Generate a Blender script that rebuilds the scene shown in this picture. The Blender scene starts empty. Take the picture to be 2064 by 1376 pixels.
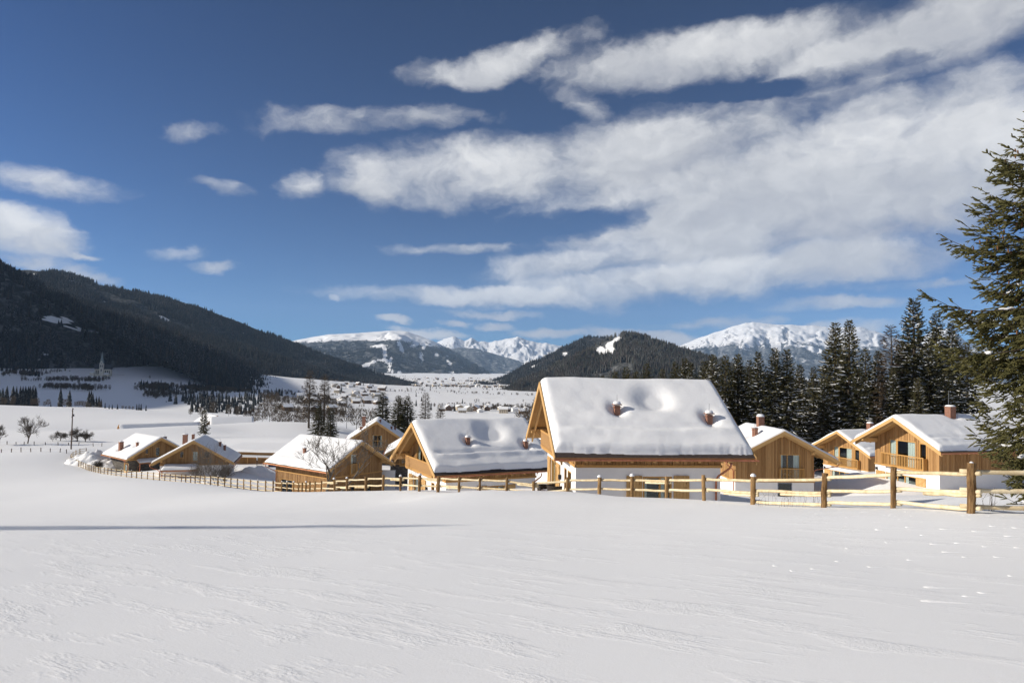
import bpy, bmesh, math, random
import numpy as np
from mathutils import Vector, Matrix

# ------------------------------------------------------------------ camera, sky, sun, exposure
SC = bpy.context.scene
COL = SC.collection
FPX, HZ, ROLL = 1433.0, 746.44, math.radians(0.933)       # focal length and eye-level line of a 2064 x 1376 picture
PITCH = math.atan((HZ - 688.0) / FPX)
cam_d = bpy.data.cameras.new('camera'); cam = bpy.data.objects.new('camera', cam_d); COL.objects.link(cam)
cam_d.sensor_width = 36.0; cam_d.lens = 36.0 * FPX / 2064.0
cam_d.clip_start = 0.1; cam_d.clip_end = 60000.0
cam.matrix_world = Matrix.Rotation(math.pi / 2 + PITCH, 4, 'X') @ Matrix.Rotation(ROLL, 4, 'Z')
SC.camera = cam
SC.render.resolution_x, SC.render.resolution_y = 1024, 682

SUN_EL, SUN_PHI = math.radians(25.0), math.radians(5.0)     # sun at the left, a little behind the camera
SUN_DIR = Vector((-math.cos(SUN_PHI) * math.cos(SUN_EL), -math.sin(SUN_PHI) * math.cos(SUN_EL), math.sin(SUN_EL)))
sun_d = bpy.data.lights.new('sun', 'SUN'); sun = bpy.data.objects.new('sun', sun_d); COL.objects.link(sun)
sun_d.energy = 5.0; sun_d.angle = math.radians(0.53); sun_d.color = (1.0, 0.93, 0.82)
sun.rotation_euler = SUN_DIR.to_track_quat('Z', 'Y').to_euler(); sun.location = (-30, -5, 40)
SC.view_settings.view_transform = 'Standard'; SC.view_settings.look = 'None'
SC.view_settings.exposure = 0.14; SC.view_settings.gamma = 1.0
SC.view_settings.use_curve_mapping = False
SC.cycles.max_bounces = 6; SC.cycles.diffuse_bounces = 3; SC.cycles.glossy_bounces = 3
SC.cycles.transparent_max_bounces = 8; SC.cycles.volume_bounces = 1
SC.cycles.use_denoising = True
SC.cycles.use_adaptive_sampling = True; SC.cycles.adaptive_threshold = 0.02

CR, SR = math.cos(ROLL), math.sin(ROLL)
CT, ST = math.cos(PITCH), math.sin(PITCH)
def ray(px, py):
    """world direction (y forward = 1 unit of camera depth) through a picture point"""
    X, Y = px - 1032.0, py - 688.0
    X, Y = CR * X + SR * Y, -SR * X + CR * Y
    u = -Y / FPX
    return np.array([X / FPX, CT - u * ST, ST + u * CT])
def at(px, py, d):
    """point on that ray whose world y is d"""
    r = ray(px, py); return r * (d / r[1])
def eye_y(px):                                              # picture y of eye level at column px
    return HZ + math.tan(ROLL) * (px - 1032.0)

# ---- node helpers
class NT:
    def __init__(s, tree): s.t = tree; s.n = tree.nodes; s.l = tree.links
    def new(s, typ, **kw):
        n = s.n.new(typ)
        for k, v in kw.items(): setattr(n, k, v)
        return n
    def put(s, sock, v):
        if v is None: return
        if hasattr(v, 'is_output'): s.l.new(v, sock)
        else: sock.default_value = v
    def math(s, op, a, b=None, c=None, clamp=False):
        n = s.new('ShaderNodeMath', operation=op, use_clamp=clamp)
        s.put(n.inputs[0], a); s.put(n.inputs[1], b); s.put(n.inputs[2], c)
        return n.outputs[0]
    def vmath(s, op, a, b=None):
        n = s.new('ShaderNodeVectorMath', operation=op); s.put(n.inputs[0], a); s.put(n.inputs[1], b)
        return n.outputs[0]
    def comb(s, x, y, z=0.0):
        n = s.new('ShaderNodeCombineXYZ'); s.put(n.inputs[0], x); s.put(n.inputs[1], y); s.put(n.inputs[2], z); return n.outputs[0]
    def sep(s, v):
        n = s.new('ShaderNodeSeparateXYZ'); s.put(n.inputs[0], v); return n.outputs
    def noise(s, vec, scale, detail=4.0, rough=0.55, dist=0.0, color=False):
        n = s.new('ShaderNodeTexNoise'); s.put(n.inputs['Vector'], vec)
        n.inputs['Scale'].default_value = scale; n.inputs['Detail'].default_value = detail
        n.inputs['Roughness'].default_value = rough; n.inputs['Distortion'].default_value = dist
        return n.outputs['Color' if color else 'Fac']
    def smooth(s, v, a, b, lo=0.0, hi=1.0):
        n = s.new('ShaderNodeMapRange', interpolation_type='SMOOTHSTEP')
        s.put(n.inputs[0], v); s.put(n.inputs[1], a); s.put(n.inputs[2], b); s.put(n.inputs[3], lo); s.put(n.inputs[4], hi)
        return n.outputs[0]
    def lin(s, v, a, b, lo=0.0, hi=1.0):
        n = s.new('ShaderNodeMapRange'); n.clamp = True
        s.put(n.inputs[0], v); s.put(n.inputs[1], a); s.put(n.inputs[2], b); s.put(n.inputs[3], lo); s.put(n.inputs[4], hi)
        return n.outputs[0]
    def mix(s, f, a, b):
        n = s.new('ShaderNodeMix', data_type='RGBA'); s.put(n.inputs[0], f)
        s.put(n.inputs[6], tuple(a) + (1,) if isinstance(a, (tuple, list)) and len(a) == 3 else a)
        s.put(n.inputs[7], tuple(b) + (1,) if isinstance(b, (tuple, list)) and len(b) == 3 else b)
        return n.outputs[2]
    def ramp(s, f, stops):
        n = s.new('ShaderNodeValToRGB'); s.put(n.inputs[0], f); cr = n.color_ramp
        while len(cr.elements) < len(stops): cr.elements.new(0.5)
        for e, (p, c) in zip(cr.elements, stops): e.position = p; e.color = tuple(c) + (1,)
        return n.outputs[0]

# ---- world: clear winter sky with banks of broken cloud
def build_world():
    w = bpy.data.worlds.new('World'); SC.world = w; w.use_nodes = True
    T = NT(w.node_tree); T.n.clear()
    out = T.new('ShaderNodeOutputWorld'); bg = T.new('ShaderNodeBackground'); T.l.new(bg.outputs[0], out.inputs[0])
    bg.inputs[1].default_value = 0.1
    sky = T.new('ShaderNodeTexSky', sky_type='NISHITA'); sky.sun_disc = False
    sky.sun_elevation = SUN_EL; sky.sun_rotation = math.radians(180 + 90) - SUN_PHI
    sky.altitude = 1100.0; sky.air_density = 1.0; sky.dust_density = 0.0; sky.ozone_density = 3.0
    d = T.vmath('NORMALIZE', T.new('ShaderNodeTexCoord').outputs['Generated'])
    x, y, z = T.sep(d)
    T.l.new(T.comb(x, y, T.math('MULTIPLY_ADD', T.math('ABSOLUTE', z), 0.93, 0.085)), sky.inputs[0])
    gm = T.new('ShaderNodeGamma'); T.l.new(T.vmath('SCALE', sky.outputs[0]), gm.inputs[0]); gm.inputs[1].default_value = 1.95
    gm.inputs[0].links[0].from_node.inputs['Scale'].default_value = 0.1
    hs = T.new('ShaderNodeHueSaturation'); hs.inputs['Saturation'].default_value = 0.97; T.l.new(T.vmath('MULTIPLY', gm.outputs[0], (11.4, 14.4, 14.0)), hs.inputs['Color']); skyc = hs.outputs[0]
    az = T.math('ARCTAN2', x, y); el = T.math('ARCSINE', z)
    P = T.comb(az, el)
    # slow warp so that no edge is a clean curve
    wv = T.noise(T.comb(T.math('MULTIPLY', az, 1.0), T.math('MULTIPLY', el, 2.4)), 3.2, 3, 0.5, 0.0, True)
    wv = T.vmath('MULTIPLY', T.vmath('SUBTRACT', wv, (0.5, 0.5, 0.5)), (0.10, 0.06, 0.0))
    wf = T.noise(T.comb(az, T.math('MULTIPLY', el, 1.7)), 13.0, 5, 0.62, 0.0, True)
    wf = T.vmath('MULTIPLY', T.vmath('SUBTRACT', wf, (0.5, 0.5, 0.5)), (0.07, 0.034, 0.0))
    PW = T.vmath('ADD', T.vmath('ADD', P, wv), wf)
    ax, ay, _ = T.sep(PW)
    def azel(px, py):
        r = ray(px, py); return math.atan2(r[0], r[1]), math.asin(r[2] / np.linalg.norm(r))
    def ell(cx, cy, rx, ry, rot=0.0):
        ca, ce = azel(cx, cy); a2, e2 = azel(cx + 60, cy); a3, e3 = azel(cx, cy - 60)
        m = T.new('ShaderNodeMapping', vector_type='TEXTURE'); T.l.new(PW, m.inputs[0])
        m.inputs[1].default_value = (ca, ce, 0); m.inputs[2].default_value = (0, 0, math.radians(rot))
        m.inputs[3].default_value = (rx * (a2 - ca) / 60.0, ry * (e3 - ce) / 60.0, 1.0)
        n = T.new('ShaderNodeVectorMath', operation='DOT_PRODUCT'); T.l.new(m.outputs[0], n.inputs[0]); T.l.new(m.outputs[0], n.inputs[1])
        return n.outputs['Value'], m.outputs[0]
    f = None; vv = None
    for i, (cx, cy, rx, ry, rot, wt) in enumerate(CLOUDS):
        r2, mv = ell(cx, cy, rx, ry, rot)
        g = T.math('MULTIPLY_ADD', r2, -wt, wt)
        if f is None: f, vv = g, T.sep(mv)[1]
        else:
            if i < 20:
                m = T.new('ShaderNodeMix', data_type='FLOAT'); T.l.new(T.smooth(T.math('SUBTRACT', g, f), -0.6, 0.6), m.inputs[0])
                T.l.new(vv, m.inputs[2]); T.l.new(T.sep(mv)[1], m.inputs[3]); vv = m.outputs[0]
            f = T.math('SMOOTH_MAX', f, g, 0.25)
    f = T.math('MAXIMUM', f, -1.5)
    for (cx, cy, rx, ry, rot, wt) in HOLES:
        r2, mv = ell(cx, cy, rx, ry, rot)
        f = T.math('SUBTRACT', f, T.math('MAXIMUM', T.math('MULTIPLY_ADD', r2, -wt, wt), 0.0))
    # beyond the picture the same kind of broken cloud goes on
    far = T.noise(T.comb(T.math('MULTIPLY', T.math('SINE', az), 1.0), T.math('MULTIPLY', el, 2.2), T.math('COSINE', az)), 2.3, 3, 0.5)
    outm = T.math('MAXIMUM', T.smooth(T.math('ABSOLUTE', az), 0.66, 0.85), T.smooth(el, 0.50, 0.62))
    farf = T.math('ADD', T.math('MULTIPLY', T.math('SUBTRACT', far, 0.52), 5.0), T.lin(outm, 0, 1, -2.2, 0.0))
    f = T.math('SMOOTH_MAX', f, farf, 0.2)
    # ragged billows, slightly drawn out along the drift of the clouds
    k = math.radians(6)
    sx = T.math('ADD', T.math('MULTIPLY', ax, math.cos(k)), T.math('MULTIPLY', ay, math.sin(k)))
    sy = T.math('ADD', T.math('MULTIPLY', ax, -math.sin(k)), T.math('MULTIPLY', ay, math.cos(k)))
    n1 = T.noise(T.comb(sx, T.math('MULTIPLY', sy, 1.55)), 7.5, 8, 0.58, 0.0)
    nn = T.noise(T.comb(sx, T.math('MULTIPLY', sy, 1.35)), 13.0, 4, 0.5)
    bl = T.math('ABSOLUTE', T.math('MULTIPLY_ADD', nn, 2.0, -1.0))
    nm = T.noise(T.comb(T.math('ADD', sx, 0.011), T.math('MULTIPLY', T.math('SUBTRACT', sy, 0.014), 1.35)), 13.0, 4, 0.5)
    bm = T.math('ABSOLUTE', T.math('MULTIPLY_ADD', nm, 2.0, -1.0))
    n2 = T.noise(T.comb(sx, T.math('MULTIPLY', sy, 1.2)), 40.0, 4, 0.6)
    dens = T.math('ADD', f, T.math('MULTIPLY', T.math('SUBTRACT', n1, 0.5), 3.6))
    dens = T.math('ADD', dens, T.math('MULTIPLY', T.math('SUBTRACT', 0.22, bl), 0.75))
    dens = T.math('ADD', dens, T.math('MULTIPLY', T.math('SUBTRACT', n2, 0.5), 0.6))
    alpha = T.math('POWER', T.smooth(dens, -0.50, 1.60), 1.15)
    alpha = T.math('MULTIPLY', alpha, 0.97)
    # brightness: sunlit billows towards the upper left, greyer where thick and at the base
    rel = T.math('MULTIPLY', T.math('SUBTRACT', bm, bl), 0.4)
    base = T.lin(vv, -0.9, 0.7, 0.0, 1.0)
    n3 = T.noise(T.comb(T.math('MULTIPLY', sx, 1.0), T.math('MULTIPLY', sy, 1.8)), 3.6, 4, 0.55)
    side = T.lin(az, -0.15, 0.62, 0.0, 1.0)
    br = T.math('ADD', T.math('MULTIPLY', base, 0.42), 0.47)
    br = T.math('SUBTRACT', br, T.math('MULTIPLY', side, 0.24))
    br = T.math('ADD', br, rel)
    br = T.math('ADD', br, T.math('MULTIPLY', T.math('SUBTRACT', n3, 0.5), 1.25))
    br = T.math('ADD', br, T.math('MULTIPLY', T.math('SUBTRACT', n2, 0.5), 0.25), None, True)
    ccol = T.ramp(br, [(0.0, (3.1, 3.2, 3.8)), (0.45, (5.0, 5.05, 5.25)), (1.0, (8.2, 8.1, 7.95))])
    col = T.mix(alpha, skyc, ccol)
    T.l.new(col, bg.inputs[0])
    w.cycles.sampling_method = 'MANUAL'; w.cycles.sample_map_resolution = 512
CLOUDS = [
    (1560, 400, 560, 165, 5, 1.9), (985, 350, 300, 66, 5, 1.35), (745, 368, 66, 46, -8, 1.2), (1850, 330, 420, 165, 4, 1.8), (1330, 300, 340, 100, 10, 1.7),
    (1000, 122, 200, 36, 9, 1.25), (1420, 105, 360, 52, 3, 1.45), (1850, 75, 360, 80, 6, 1.6), (1900, 185, 260, 50, 2, 0.9),
    (760, 236, 200, 30, 4, 0.58), (1380, 565, 420, 48, 3, 1.5), (1000, 598, 320, 22, 1, 1.6), (1220, 520, 260, 42, 9, 1.35), (1640, 530, 300, 60, 3, 1.5),
    (925, 502, 130, 14, 3, 0.75), (600, 376, 52, 30, 0, 0.78), (395, 262, 62, 14, 12, 0.42), (445, 378, 62, 16, -4, 0.38), (150, 385, 112, 24, -4, 0.62),
    (30, 462, 150, 52, -8, 1.4), (185, 556, 80, 17, -14, 1.05), (40, 520, 90, 12, -6, 0.6), (345, 508, 46, 13, 6, 0.48), (428, 533, 42, 11, 4, 0.62), (165, 518, 44, 8, 0, 0.7),
    (985, 630, 95, 10, 0, 1.3), (905, 651, 28, 10, 0, 1.4), (985, 655, 46, 13, 0, 1.5), (805, 651, 26, 9, 0, 1.3), (1290, 680, 150, 26, -4, 1.9), (1110, 672, 100, 13, 0, 1.3),
    (1700, 612, 150, 14, 0, 0.8), (1450, 642, 140, 14, 2, 1.0), (1640, 662, 190, 15, 0, 1.2), (455, 636, 26, 8, -15, 0.7), (1960, 655, 90, 12, 0, 0.8), (870, 674, 70, 9, 0, 1.2),
    (1830, 575, 160, 7, 3, 0.45), (690, 600, 14, 5, 0, 0.7), (1180, 205, 60, 26, -30, 0.35),
]
HOLES = [(1640, 150, 320, 26, 3, 1.2), (1240, 432, 110, 34, 12, 1.3), (1120, 455, 200, 36, 8, 1.0), (1350, 205, 170, 34, 8, 0.8), (1700, 585, 200, 16, 2, 0.5)]
build_world()

# ------------------------------------------------------------------ numeric helpers
def _h(ix, iy, seed):
    n = (ix.astype(np.int64) * 374761393 + iy.astype(np.int64) * 668265263 + seed * 1274126177) & 0xffffffff
    n = ((n ^ (n >> 13)) * 1103515245) & 0xffffffff
    n = ((n ^ (n >> 16)) * 2654435761) & 0xffffffff
    return (n >> 8).astype(np.float64) / float(1 << 24)
def vnoise(x, y, seed=0):
    x = np.asarray(x, float); y = np.asarray(y, float)
    ix, iy = np.floor(x), np.floor(y); fx, fy = x - ix, y - iy
    fx = fx * fx * fx * (fx * (fx * 6 - 15) + 10); fy = fy * fy * fy * (fy * (fy * 6 - 15) + 10)
    a, b = _h(ix, iy, seed), _h(ix + 1, iy, seed); c, d = _h(ix, iy + 1, seed), _h(ix + 1, iy + 1, seed)
    return (a + (b - a) * fx) * (1 - fy) + (c + (d - c) * fx) * fy
def fbm(x, y, seed=0, octv=4, gain=0.5, lac=2.03):
    s = 0.0; a = 1.0; t = 0.0
    for i in range(octv):
        s = s + a * (vnoise(x, y, seed + i * 17) * 2 - 1); t += a
        x = x * lac + 13.7; y = y * lac + 7.1; a *= gain
    return s / t
def sstep(a, b, x):
    t = np.clip((np.asarray(x, float) - a) / (b - a), 0, 1); return t * t * (3 - 2 * t)
class RBF:
    def __init__(s, P, smooth=0.0, scale=1.0):
        P = np.asarray(P, float); s.c = P[:, :2] / scale; s.sc = scale; n = len(P)
        K = s.k(s.c, s.c) + np.eye(n) * smooth
        Q = np.hstack([np.ones((n, 1)), s.c]); A = np.zeros((n + 3, n + 3)); A[:n, :n] = K; A[:n, n:] = Q; A[n:, :n] = Q.T
        s.w = np.linalg.solve(A, np.concatenate([P[:, 2], np.zeros(3)]))
    @staticmethod
    def k(a, b):
        r2 = ((a[:, None, :] - b[None, :, :]) ** 2).sum(-1); return 0.5 * r2 * np.log(r2 + 1e-12)
    def __call__(s, x, y):
        x = np.asarray(x, float); sh = x.shape; X = np.stack([x.ravel(), np.asarray(y, float).ravel()], 1) / s.sc
        out = np.empty(len(X)); n = len(s.c)
        for i in range(0, len(X), 60000):
            q = X[i:i + 60000]; out[i:i + 60000] = s.k(q, s.c) @ s.w[:n] + s.w[n] + q @ s.w[n + 1:]
        return out.reshape(sh)

# ------------------------------------------------------------------ fence line and ground survey (picture x, picture y of the foot, distance)
FENCE = [(2110, 1034, 14.2), (1957, 1034, 14.5), (1800, 1027, 17.2), (1660, 1021, 19.7), (1517, 1011, 22.3), (1419, 1005, 25.0), (1343, 1002, 27.0), (1274, 1000, 28.4), (1208, 999, 29.5),
         (1143, 998, 30.6), (1076, 997, 31.7), (1021, 995, 32.7), (967, 993, 33.7), (925, 992, 34.6), (883, 990.5, 35.6), (845, 989, 36.6), (807, 988, 37.8), (772, 988, 39.2), (737, 989, 40.7), (699, 990, 42.3),
         (674, 991, 44.0), (647, 993, 45.8), (634, 994, 47.5), (624, 994, 49.2), (616, 994.5, 50.9), (608.5, 994.5, 52.6), (601, 994, 54.4), (591, 993.5, 56.2), (578, 993, 57.8), (567, 992, 59.2), (550, 991, 60.6),
         (535, 990, 61.7), (519, 989, 62.8), (505, 987.5, 64.0), (491, 986, 65.3), (478, 984, 66.7), (465, 982.5, 68.1), (452.5, 981, 69.6), (439, 979, 71.2), (424, 977, 72.7), (413, 976.5, 74.4), (403, 976, 76.0),
         (393, 975, 77.6), (384, 974.5, 79.2), (374, 974, 80.8), (365, 973, 82.4), (353.5, 972, 84.0), (342.5, 970.5, 85.6), (331.7, 969, 87.2), (321, 968, 88.8), (309, 967, 90.4), (297, 965.5, 91.9), (285, 964, 93.4),
         (275, 963, 94.9), (265, 962, 96.4), (254.6, 961, 97.8), (244, 960, 99.1), (233.5, 958.5, 100.4), (224, 957, 101.7), (217, 956, 103.1), (209.6, 955, 104.4), (202.5, 954, 105.7), (198, 953, 107.0), (192, 951.5, 108.3),
         (188.5, 950.5, 109.5), (184.6, 949.5, 110.7), (181, 948.5, 111.9), (178, 947.5, 113.0), (175, 946.5, 114.1), (172, 945, 115.1), (167.5, 943.5, 116.2), (163, 942, 117.2), (158, 939.5, 118.4), (153, 937, 119.6),
         (148, 934, 121.0), (144, 931, 122.6), (142, 927.5, 124.6), (143, 924, 126.6), (147, 920.5, 128.4), (153, 917.5, 130.0), (161, 914.5, 131.5), (173.7, 912.5, 132.8)]
SURVEY = [at(px, py, d) for (px, py, d) in FENCE[1::2]]
SURVEY += [np.array(p, float) for p in [
    (0, 0, -1.62), (-3, 2, -1.60), (3, 2, -1.64), (0, 6, -2.18), (4, 6, -2.12), (-4, 6, -2.2), (0, -8, -0.9), (-10, -6, -0.7), (10, -6, -0.8), (-20, -20, 0.8), (20, -20, 0.8), (0, -60, 5),
    (0, 12, -2.98), (-8, 12, -3.05), (7, 12, -2.75), (-16, 12, -3.2), (16, 10, -2.4), (25, 12, -2.4), (0, 20, -4.05), (-12, 20, -4.3), (-26, 20, -4.9), (-12, 30, -6.1), (0, 26, -4.72), (-4, 28, -5.2), (4, 24, -4.5), (-5, 32, -6.0), (-30, 32, -7.2), (-20, 40, -7.9), (-42, 45, -9.6),
    (-40, 60, -11.3), (-60, 75, -13.6), (-70, 95, -15.6), (-100, 100, -16.0), (-60, 50, -10.4), (-90, 60, -12.5), (-120, 130, -17.4), (-70, 20, -6.0), (30, 20, -3.6), (20, 30, -5.3), (40, 30, -5.0), (60, 40, -6)]]
HOUSE_PADS = [  # x, y, half size, ground level under and around each house
    (6.5, 38.6, 6.2, -7.15), (-2.5, 57.5, 6.5, -10.55), (-22, 91, 7.5, -15.6), (-24, 126, 8, -16.2), (-61, 120.5, 7, -17.35), (-45, 104, 7, -15.5), (26, 73, 7, -11.6), (48, 96.5, 7, -14.7), (42, 69.5, 7.5, -10.2), (11, 92, 6, -13.5), (-12, 101, 6, -15.2)]
for (x, y, hsz, z) in HOUSE_PADS:
    SURVEY += [np.array((x + i * hsz * .8, y + j * hsz * .8, z)) for i in (-1, 0, 1) for j in (-1, 0, 1)]
SURVEY += [at(*p) for p in [
    (143, 905, 138), (0, 909, 135), (-150, 908, 135), (55, 893, 150), (170, 890, 160), (0, 870, 200), (150, 868, 215), (250, 870, 215), (0, 840, 300), (150, 842, 310), (-200, 860, 220), (-300, 830, 400),
    (0, 815, 420), (150, 823, 420), (300, 832, 430), (400, 838, 430), (300, 900, 150), (420, 905, 146), (460, 902, 147), (560, 901, 147), (640, 900, 147), (320, 864, 190), (370, 858, 205), (420, 862, 200), (480, 870, 200),
    (500, 853, 235), (560, 851, 235), (640, 853, 230), (520, 938, 135.5), (560, 939, 135), (470, 940, 135), (600, 941, 134), (500, 953, 125), (440, 960, 108), (610, 965, 112), (540, 965, 105), (520, 972, 95), (700, 945, 135), (180, 925, 130), (200, 935, 124)]]
SURVEY += [at(*p) for p in [(330, 877, 245), (350, 876, 250), (310, 876, 240), (466, 866, 262), (424, 852, 285), (490, 868, 258)]]
SURVEY += [np.array(p, float) for p in [
    (60, 85, -11.5), (80, 100, -12.5), (40, 110, -14.5), (90, 60, -8.5), (100, 140, -15), (20, 110, -15.5), (0, 130, -17), (60, 140, -16), (150, 100, -11), (30, 58, -9.6), (34, 50, -8.3), (24, 50, -8.6), (20, 42, -7.6), (18, 60, -10.2),
    (26, 40, -6.6), (-10, 200, -26), (60, 200, -24), (-60, 200, -18.8), (-40, 260, -27), (40, 260, -32), (140, 200, -22), (-4, 48, -9.6), (4, 46, -9.2), (12, 48, -9.4), (-14, 70, -13), (-30, 78, -13.9), (-8, 75, -12.8), (6, 70, -12.3), (30, 84, -12.8)]]
rbf_near = RBF(SURVEY, 0.0008, 40.0)
FARPTS = [at(*p) for p in [(0, 815, 430), (150, 823, 430), (300, 832, 440), (-300, 826, 430), (0, 772, 1000), (0, 757, 1250), (0, 745, 1500), (-300, 740, 1500), (120, 778, 1050), (120, 760, 1350), (208, 758, 1450), (208, 772, 1300),
    (280, 745, 1600), (300, 800, 1000), (400, 790, 1100), (380, 772, 1350), (520, 808, 1000), (450, 800, 1050), (200, 792, 1000), (40, 790, 900), (300, 778, 1250), (560, 800, 1150)]]
FARPTS += [np.array((x, y, -62.0 + 0.004 * (y - 1500) * (y > 1500))) for (x, y) in [(-200, 900), (0, 900), (300, 900), (700, 900), (-300, 1300), (0, 1500), (500, 1500), (1200, 1500), (-700, 2400), (-300, 2400), (300, 2400), (1500, 2400), (-900, 3800), (0, 3800), (1500, 3800), (3000, 3000), (-2500, 3500), (0, 6000), (3000, 6000), (-3000, 6000), (2500, 1000)]]
FARPTS += [np.array(p, float) for p in [(-500, 700, -50), (-330, 760, -54), (-700, 620, -44), (-1500, 800, -30), (-250, 600, -52), (0, 500, -50), (300, 500, -48), (800, 500, -40), (-1800, 1800, 20), (-1300, 1900, 5), (-900, 1750, 0), (-2500, 1000, 0)]]
rbf_far = RBF(FARPTS, 0.002, 600.0)

CLODS = []
_r = random.Random(5)
for (px, py, ln) in [(1870, 1183, 1.0), (1948, 1201, .6), (1865, 1211, 1.1), (1980, 1194, .5), (1755, 1142, .5), (1690, 1131, .35), (1640, 1146, .4), (1905, 1112, .6), (1945, 1122, .5), (2010, 1122, .4), (1985, 1101, .5),
        (2050, 1103, .5), (1880, 1096, .6), (1930, 1094, .5), (2030, 1080, .7), (1965, 1070, .5), (1900, 1066, .5), (1860, 1078, .4), (2000, 1060, .5), (1830, 1062, .4), (1770, 1067, .4), (2045, 1063, .6), (1790, 1093, .3), (1710, 1105, .3),
        (1565, 1140, .3), (1600, 1150, .25), (1835, 1128, .35), (2040, 1160, .3)]:
    CLODS.append((px, py, ln, 1.0))
for i in range(90):
    CLODS.append((_r.uniform(1640, 2100), 1030 + abs(_r.gauss(0, 26)), _r.uniform(.12, .4), _r.uniform(.25, .6)))
def ground_base(x, y):
    r = np.hypot(x, y); azm = np.arctan2(x, np.maximum(y, 1e-3))
    zn = rbf_near(np.clip(x, -400, 300), np.clip(y, -60, 460))
    zf = rbf_far(np.clip(x, -4000, 5000), np.clip(y, 100, 7000))
    start = np.where(azm < -0.3, 440.0, 250.0); start = 250 + 190 * sstep(-0.15, -0.40, azm)
    w = sstep(start, start + 330, r)
    z = zn * (1 - w) + zf * w
    z = z + fbm(x / 60., y / 60., 3, 3) * 0.9 * sstep(140, 400, r) + fbm(x / 260., y / 260., 8, 3) * 6.0 * sstep(500, 1200, r) * sstep(-100, -700, x)
    return z
def ground_z(x, y):
    x = np.asarray(x, float); y = np.asarray(y, float)
    z = ground_base(x, y)
    r = np.hypot(x, y)
    z = z + 0.05 * fbm(x / 5., y / 7., 21, 3) * sstep(3, 12, r) * sstep(70, 30, r)
    return z
def gz(x, y): return float(ground_z(np.array([float(x)]), np.array([float(y)]))[0])
def on_ground(px, py, guess):
    """ground point seen at a picture position"""
    r = ray(px, py); d = guess
    for _ in range(30):
        q = r * (d / r[1]); e = gz(q[0], q[1]) - q[2]
        d = d * (1 - 0.5 * np.clip(e / max(abs(q[2]), 2.0), -.3, .3))
    return r * (d / r[1])

# ------------------------------------------------------------------ object helpers
def mesh_obj(name, V, Fc, mats, parent=None, smooth=False, mi=None):
    me = bpy.data.meshes.new(name)
    V = np.asarray(V, np.float32).reshape(-1, 3)
    if isinstance(Fc, np.ndarray) and Fc.ndim == 2:
        nf, k = Fc.shape
        me.vertices.add(len(V)); me.vertices.foreach_set('co', V.ravel())
        me.loops.add(nf * k); me.loops.foreach_set('vertex_index', Fc.astype(np.int32).ravel())
        me.polygons.add(nf); me.polygons.foreach_set('loop_start', np.arange(0, nf * k, k, dtype=np.int32))
        me.update(calc_edges=True)
    else:
        me.from_pydata([tuple(map(float, v)) for v in V], [], [tuple(int(i) for i in f) for f in Fc])
    if not isinstance(mats, (list, tuple)): mats = [mats]
    for m in mats: me.materials.append(MAT[m] if isinstance(m, str) else m)
    if mi is not None: me.polygons.foreach_set('material_index', np.asarray(mi, np.int32))
    if smooth: me.polygons.foreach_set('use_smooth', np.ones(len(me.polygons), bool))
    me.update(); me.validate(verbose=False)
    o = bpy.data.objects.new(name, me); COL.objects.link(o)
    if parent is not None: o.parent = parent
    return o
def tag(o, label=None, cat=None, group=None, kind=None):
    if label: o['label'] = label
    if cat: o['category'] = cat
    if group: o['group'] = group
    if kind: o['kind'] = kind
    return o
def empty(name, loc=(0, 0, 0), rz=0.0):
    o = bpy.data.objects.new(name, None); COL.objects.link(o); o.location = loc; o.rotation_euler = (0, 0, rz); o.empty_display_size = 0.3
    return o
def copy_tree(o, parent=None):
    c = o.copy(); COL.objects.link(c); c.parent = parent
    for ch in o.children: copy_tree(ch, c)
    return c
class MB:
    """collects simple solids for one mesh"""
    def __init__(s): s.v = []; s.f = []; s.m = []
    def add(s, V, Fc, m=0):
        b = len(s.v); s.v += [tuple(map(float, q)) for q in V]; s.f += [tuple(i + b for i in f) for f in Fc]; s.m += [m] * len(Fc)
    def hexa(s, P, m=0):                                        # 8 corners: bottom 0-3, top 4-7
        s.add(P, [(3, 2, 1, 0), (4, 5, 6, 7), (0, 1, 5, 4), (1, 2, 6, 5), (2, 3, 7, 6), (3, 0, 4, 7)], m)
    def box(s, x0, x1, y0, y1, z0, z1, m=0):
        s.hexa([(x0, y0, z0), (x1, y0, z0), (x1, y1, z0), (x0, y1, z0), (x0, y0, z1), (x1, y0, z1), (x1, y1, z1), (x0, y1, z1)], m)
    def tube(s, pts, rad, n=6, m=0, cap=True):
        pts = [Vector(p) for p in pts]; N = len(pts)
        if not hasattr(rad, '__len__'): rad = [rad] * N
        rings = []; up = None
        for i, p in enumerate(pts):
            t = (pts[min(i + 1, N - 1)] - pts[max(i - 1, 0)])
            if t.length < 1e-9: t = Vector((0, 0, 1))
            t.normalize()
            if up is None: up = t.orthogonal().normalized()
            a = (up - t * up.dot(t)); a = a.normalized() if a.length > 1e-6 else t.orthogonal().normalized(); up = a; b = t.cross(a)
            rings.append([p + (a * math.cos(2 * math.pi * k / n) + b * math.sin(2 * math.pi * k / n)) * rad[i] for k in range(n)])
        V = [q for r in rings for q in r]; Fc = []
        for i in range(N - 1):
            for k in range(n): Fc.append((i * n + k, i * n + (k + 1) % n, (i + 1) * n + (k + 1) % n, (i + 1) * n + k))
        if cap: Fc.append(tuple(range(n - 1, -1, -1))); Fc.append(tuple((N - 1) * n + k for k in range(n)))
        s.add(V, Fc, m)
    def build(s, name, mats, parent=None, smooth=False):
        return mesh_obj(name, s.v, s.f, mats, parent, smooth, s.m)
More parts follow.
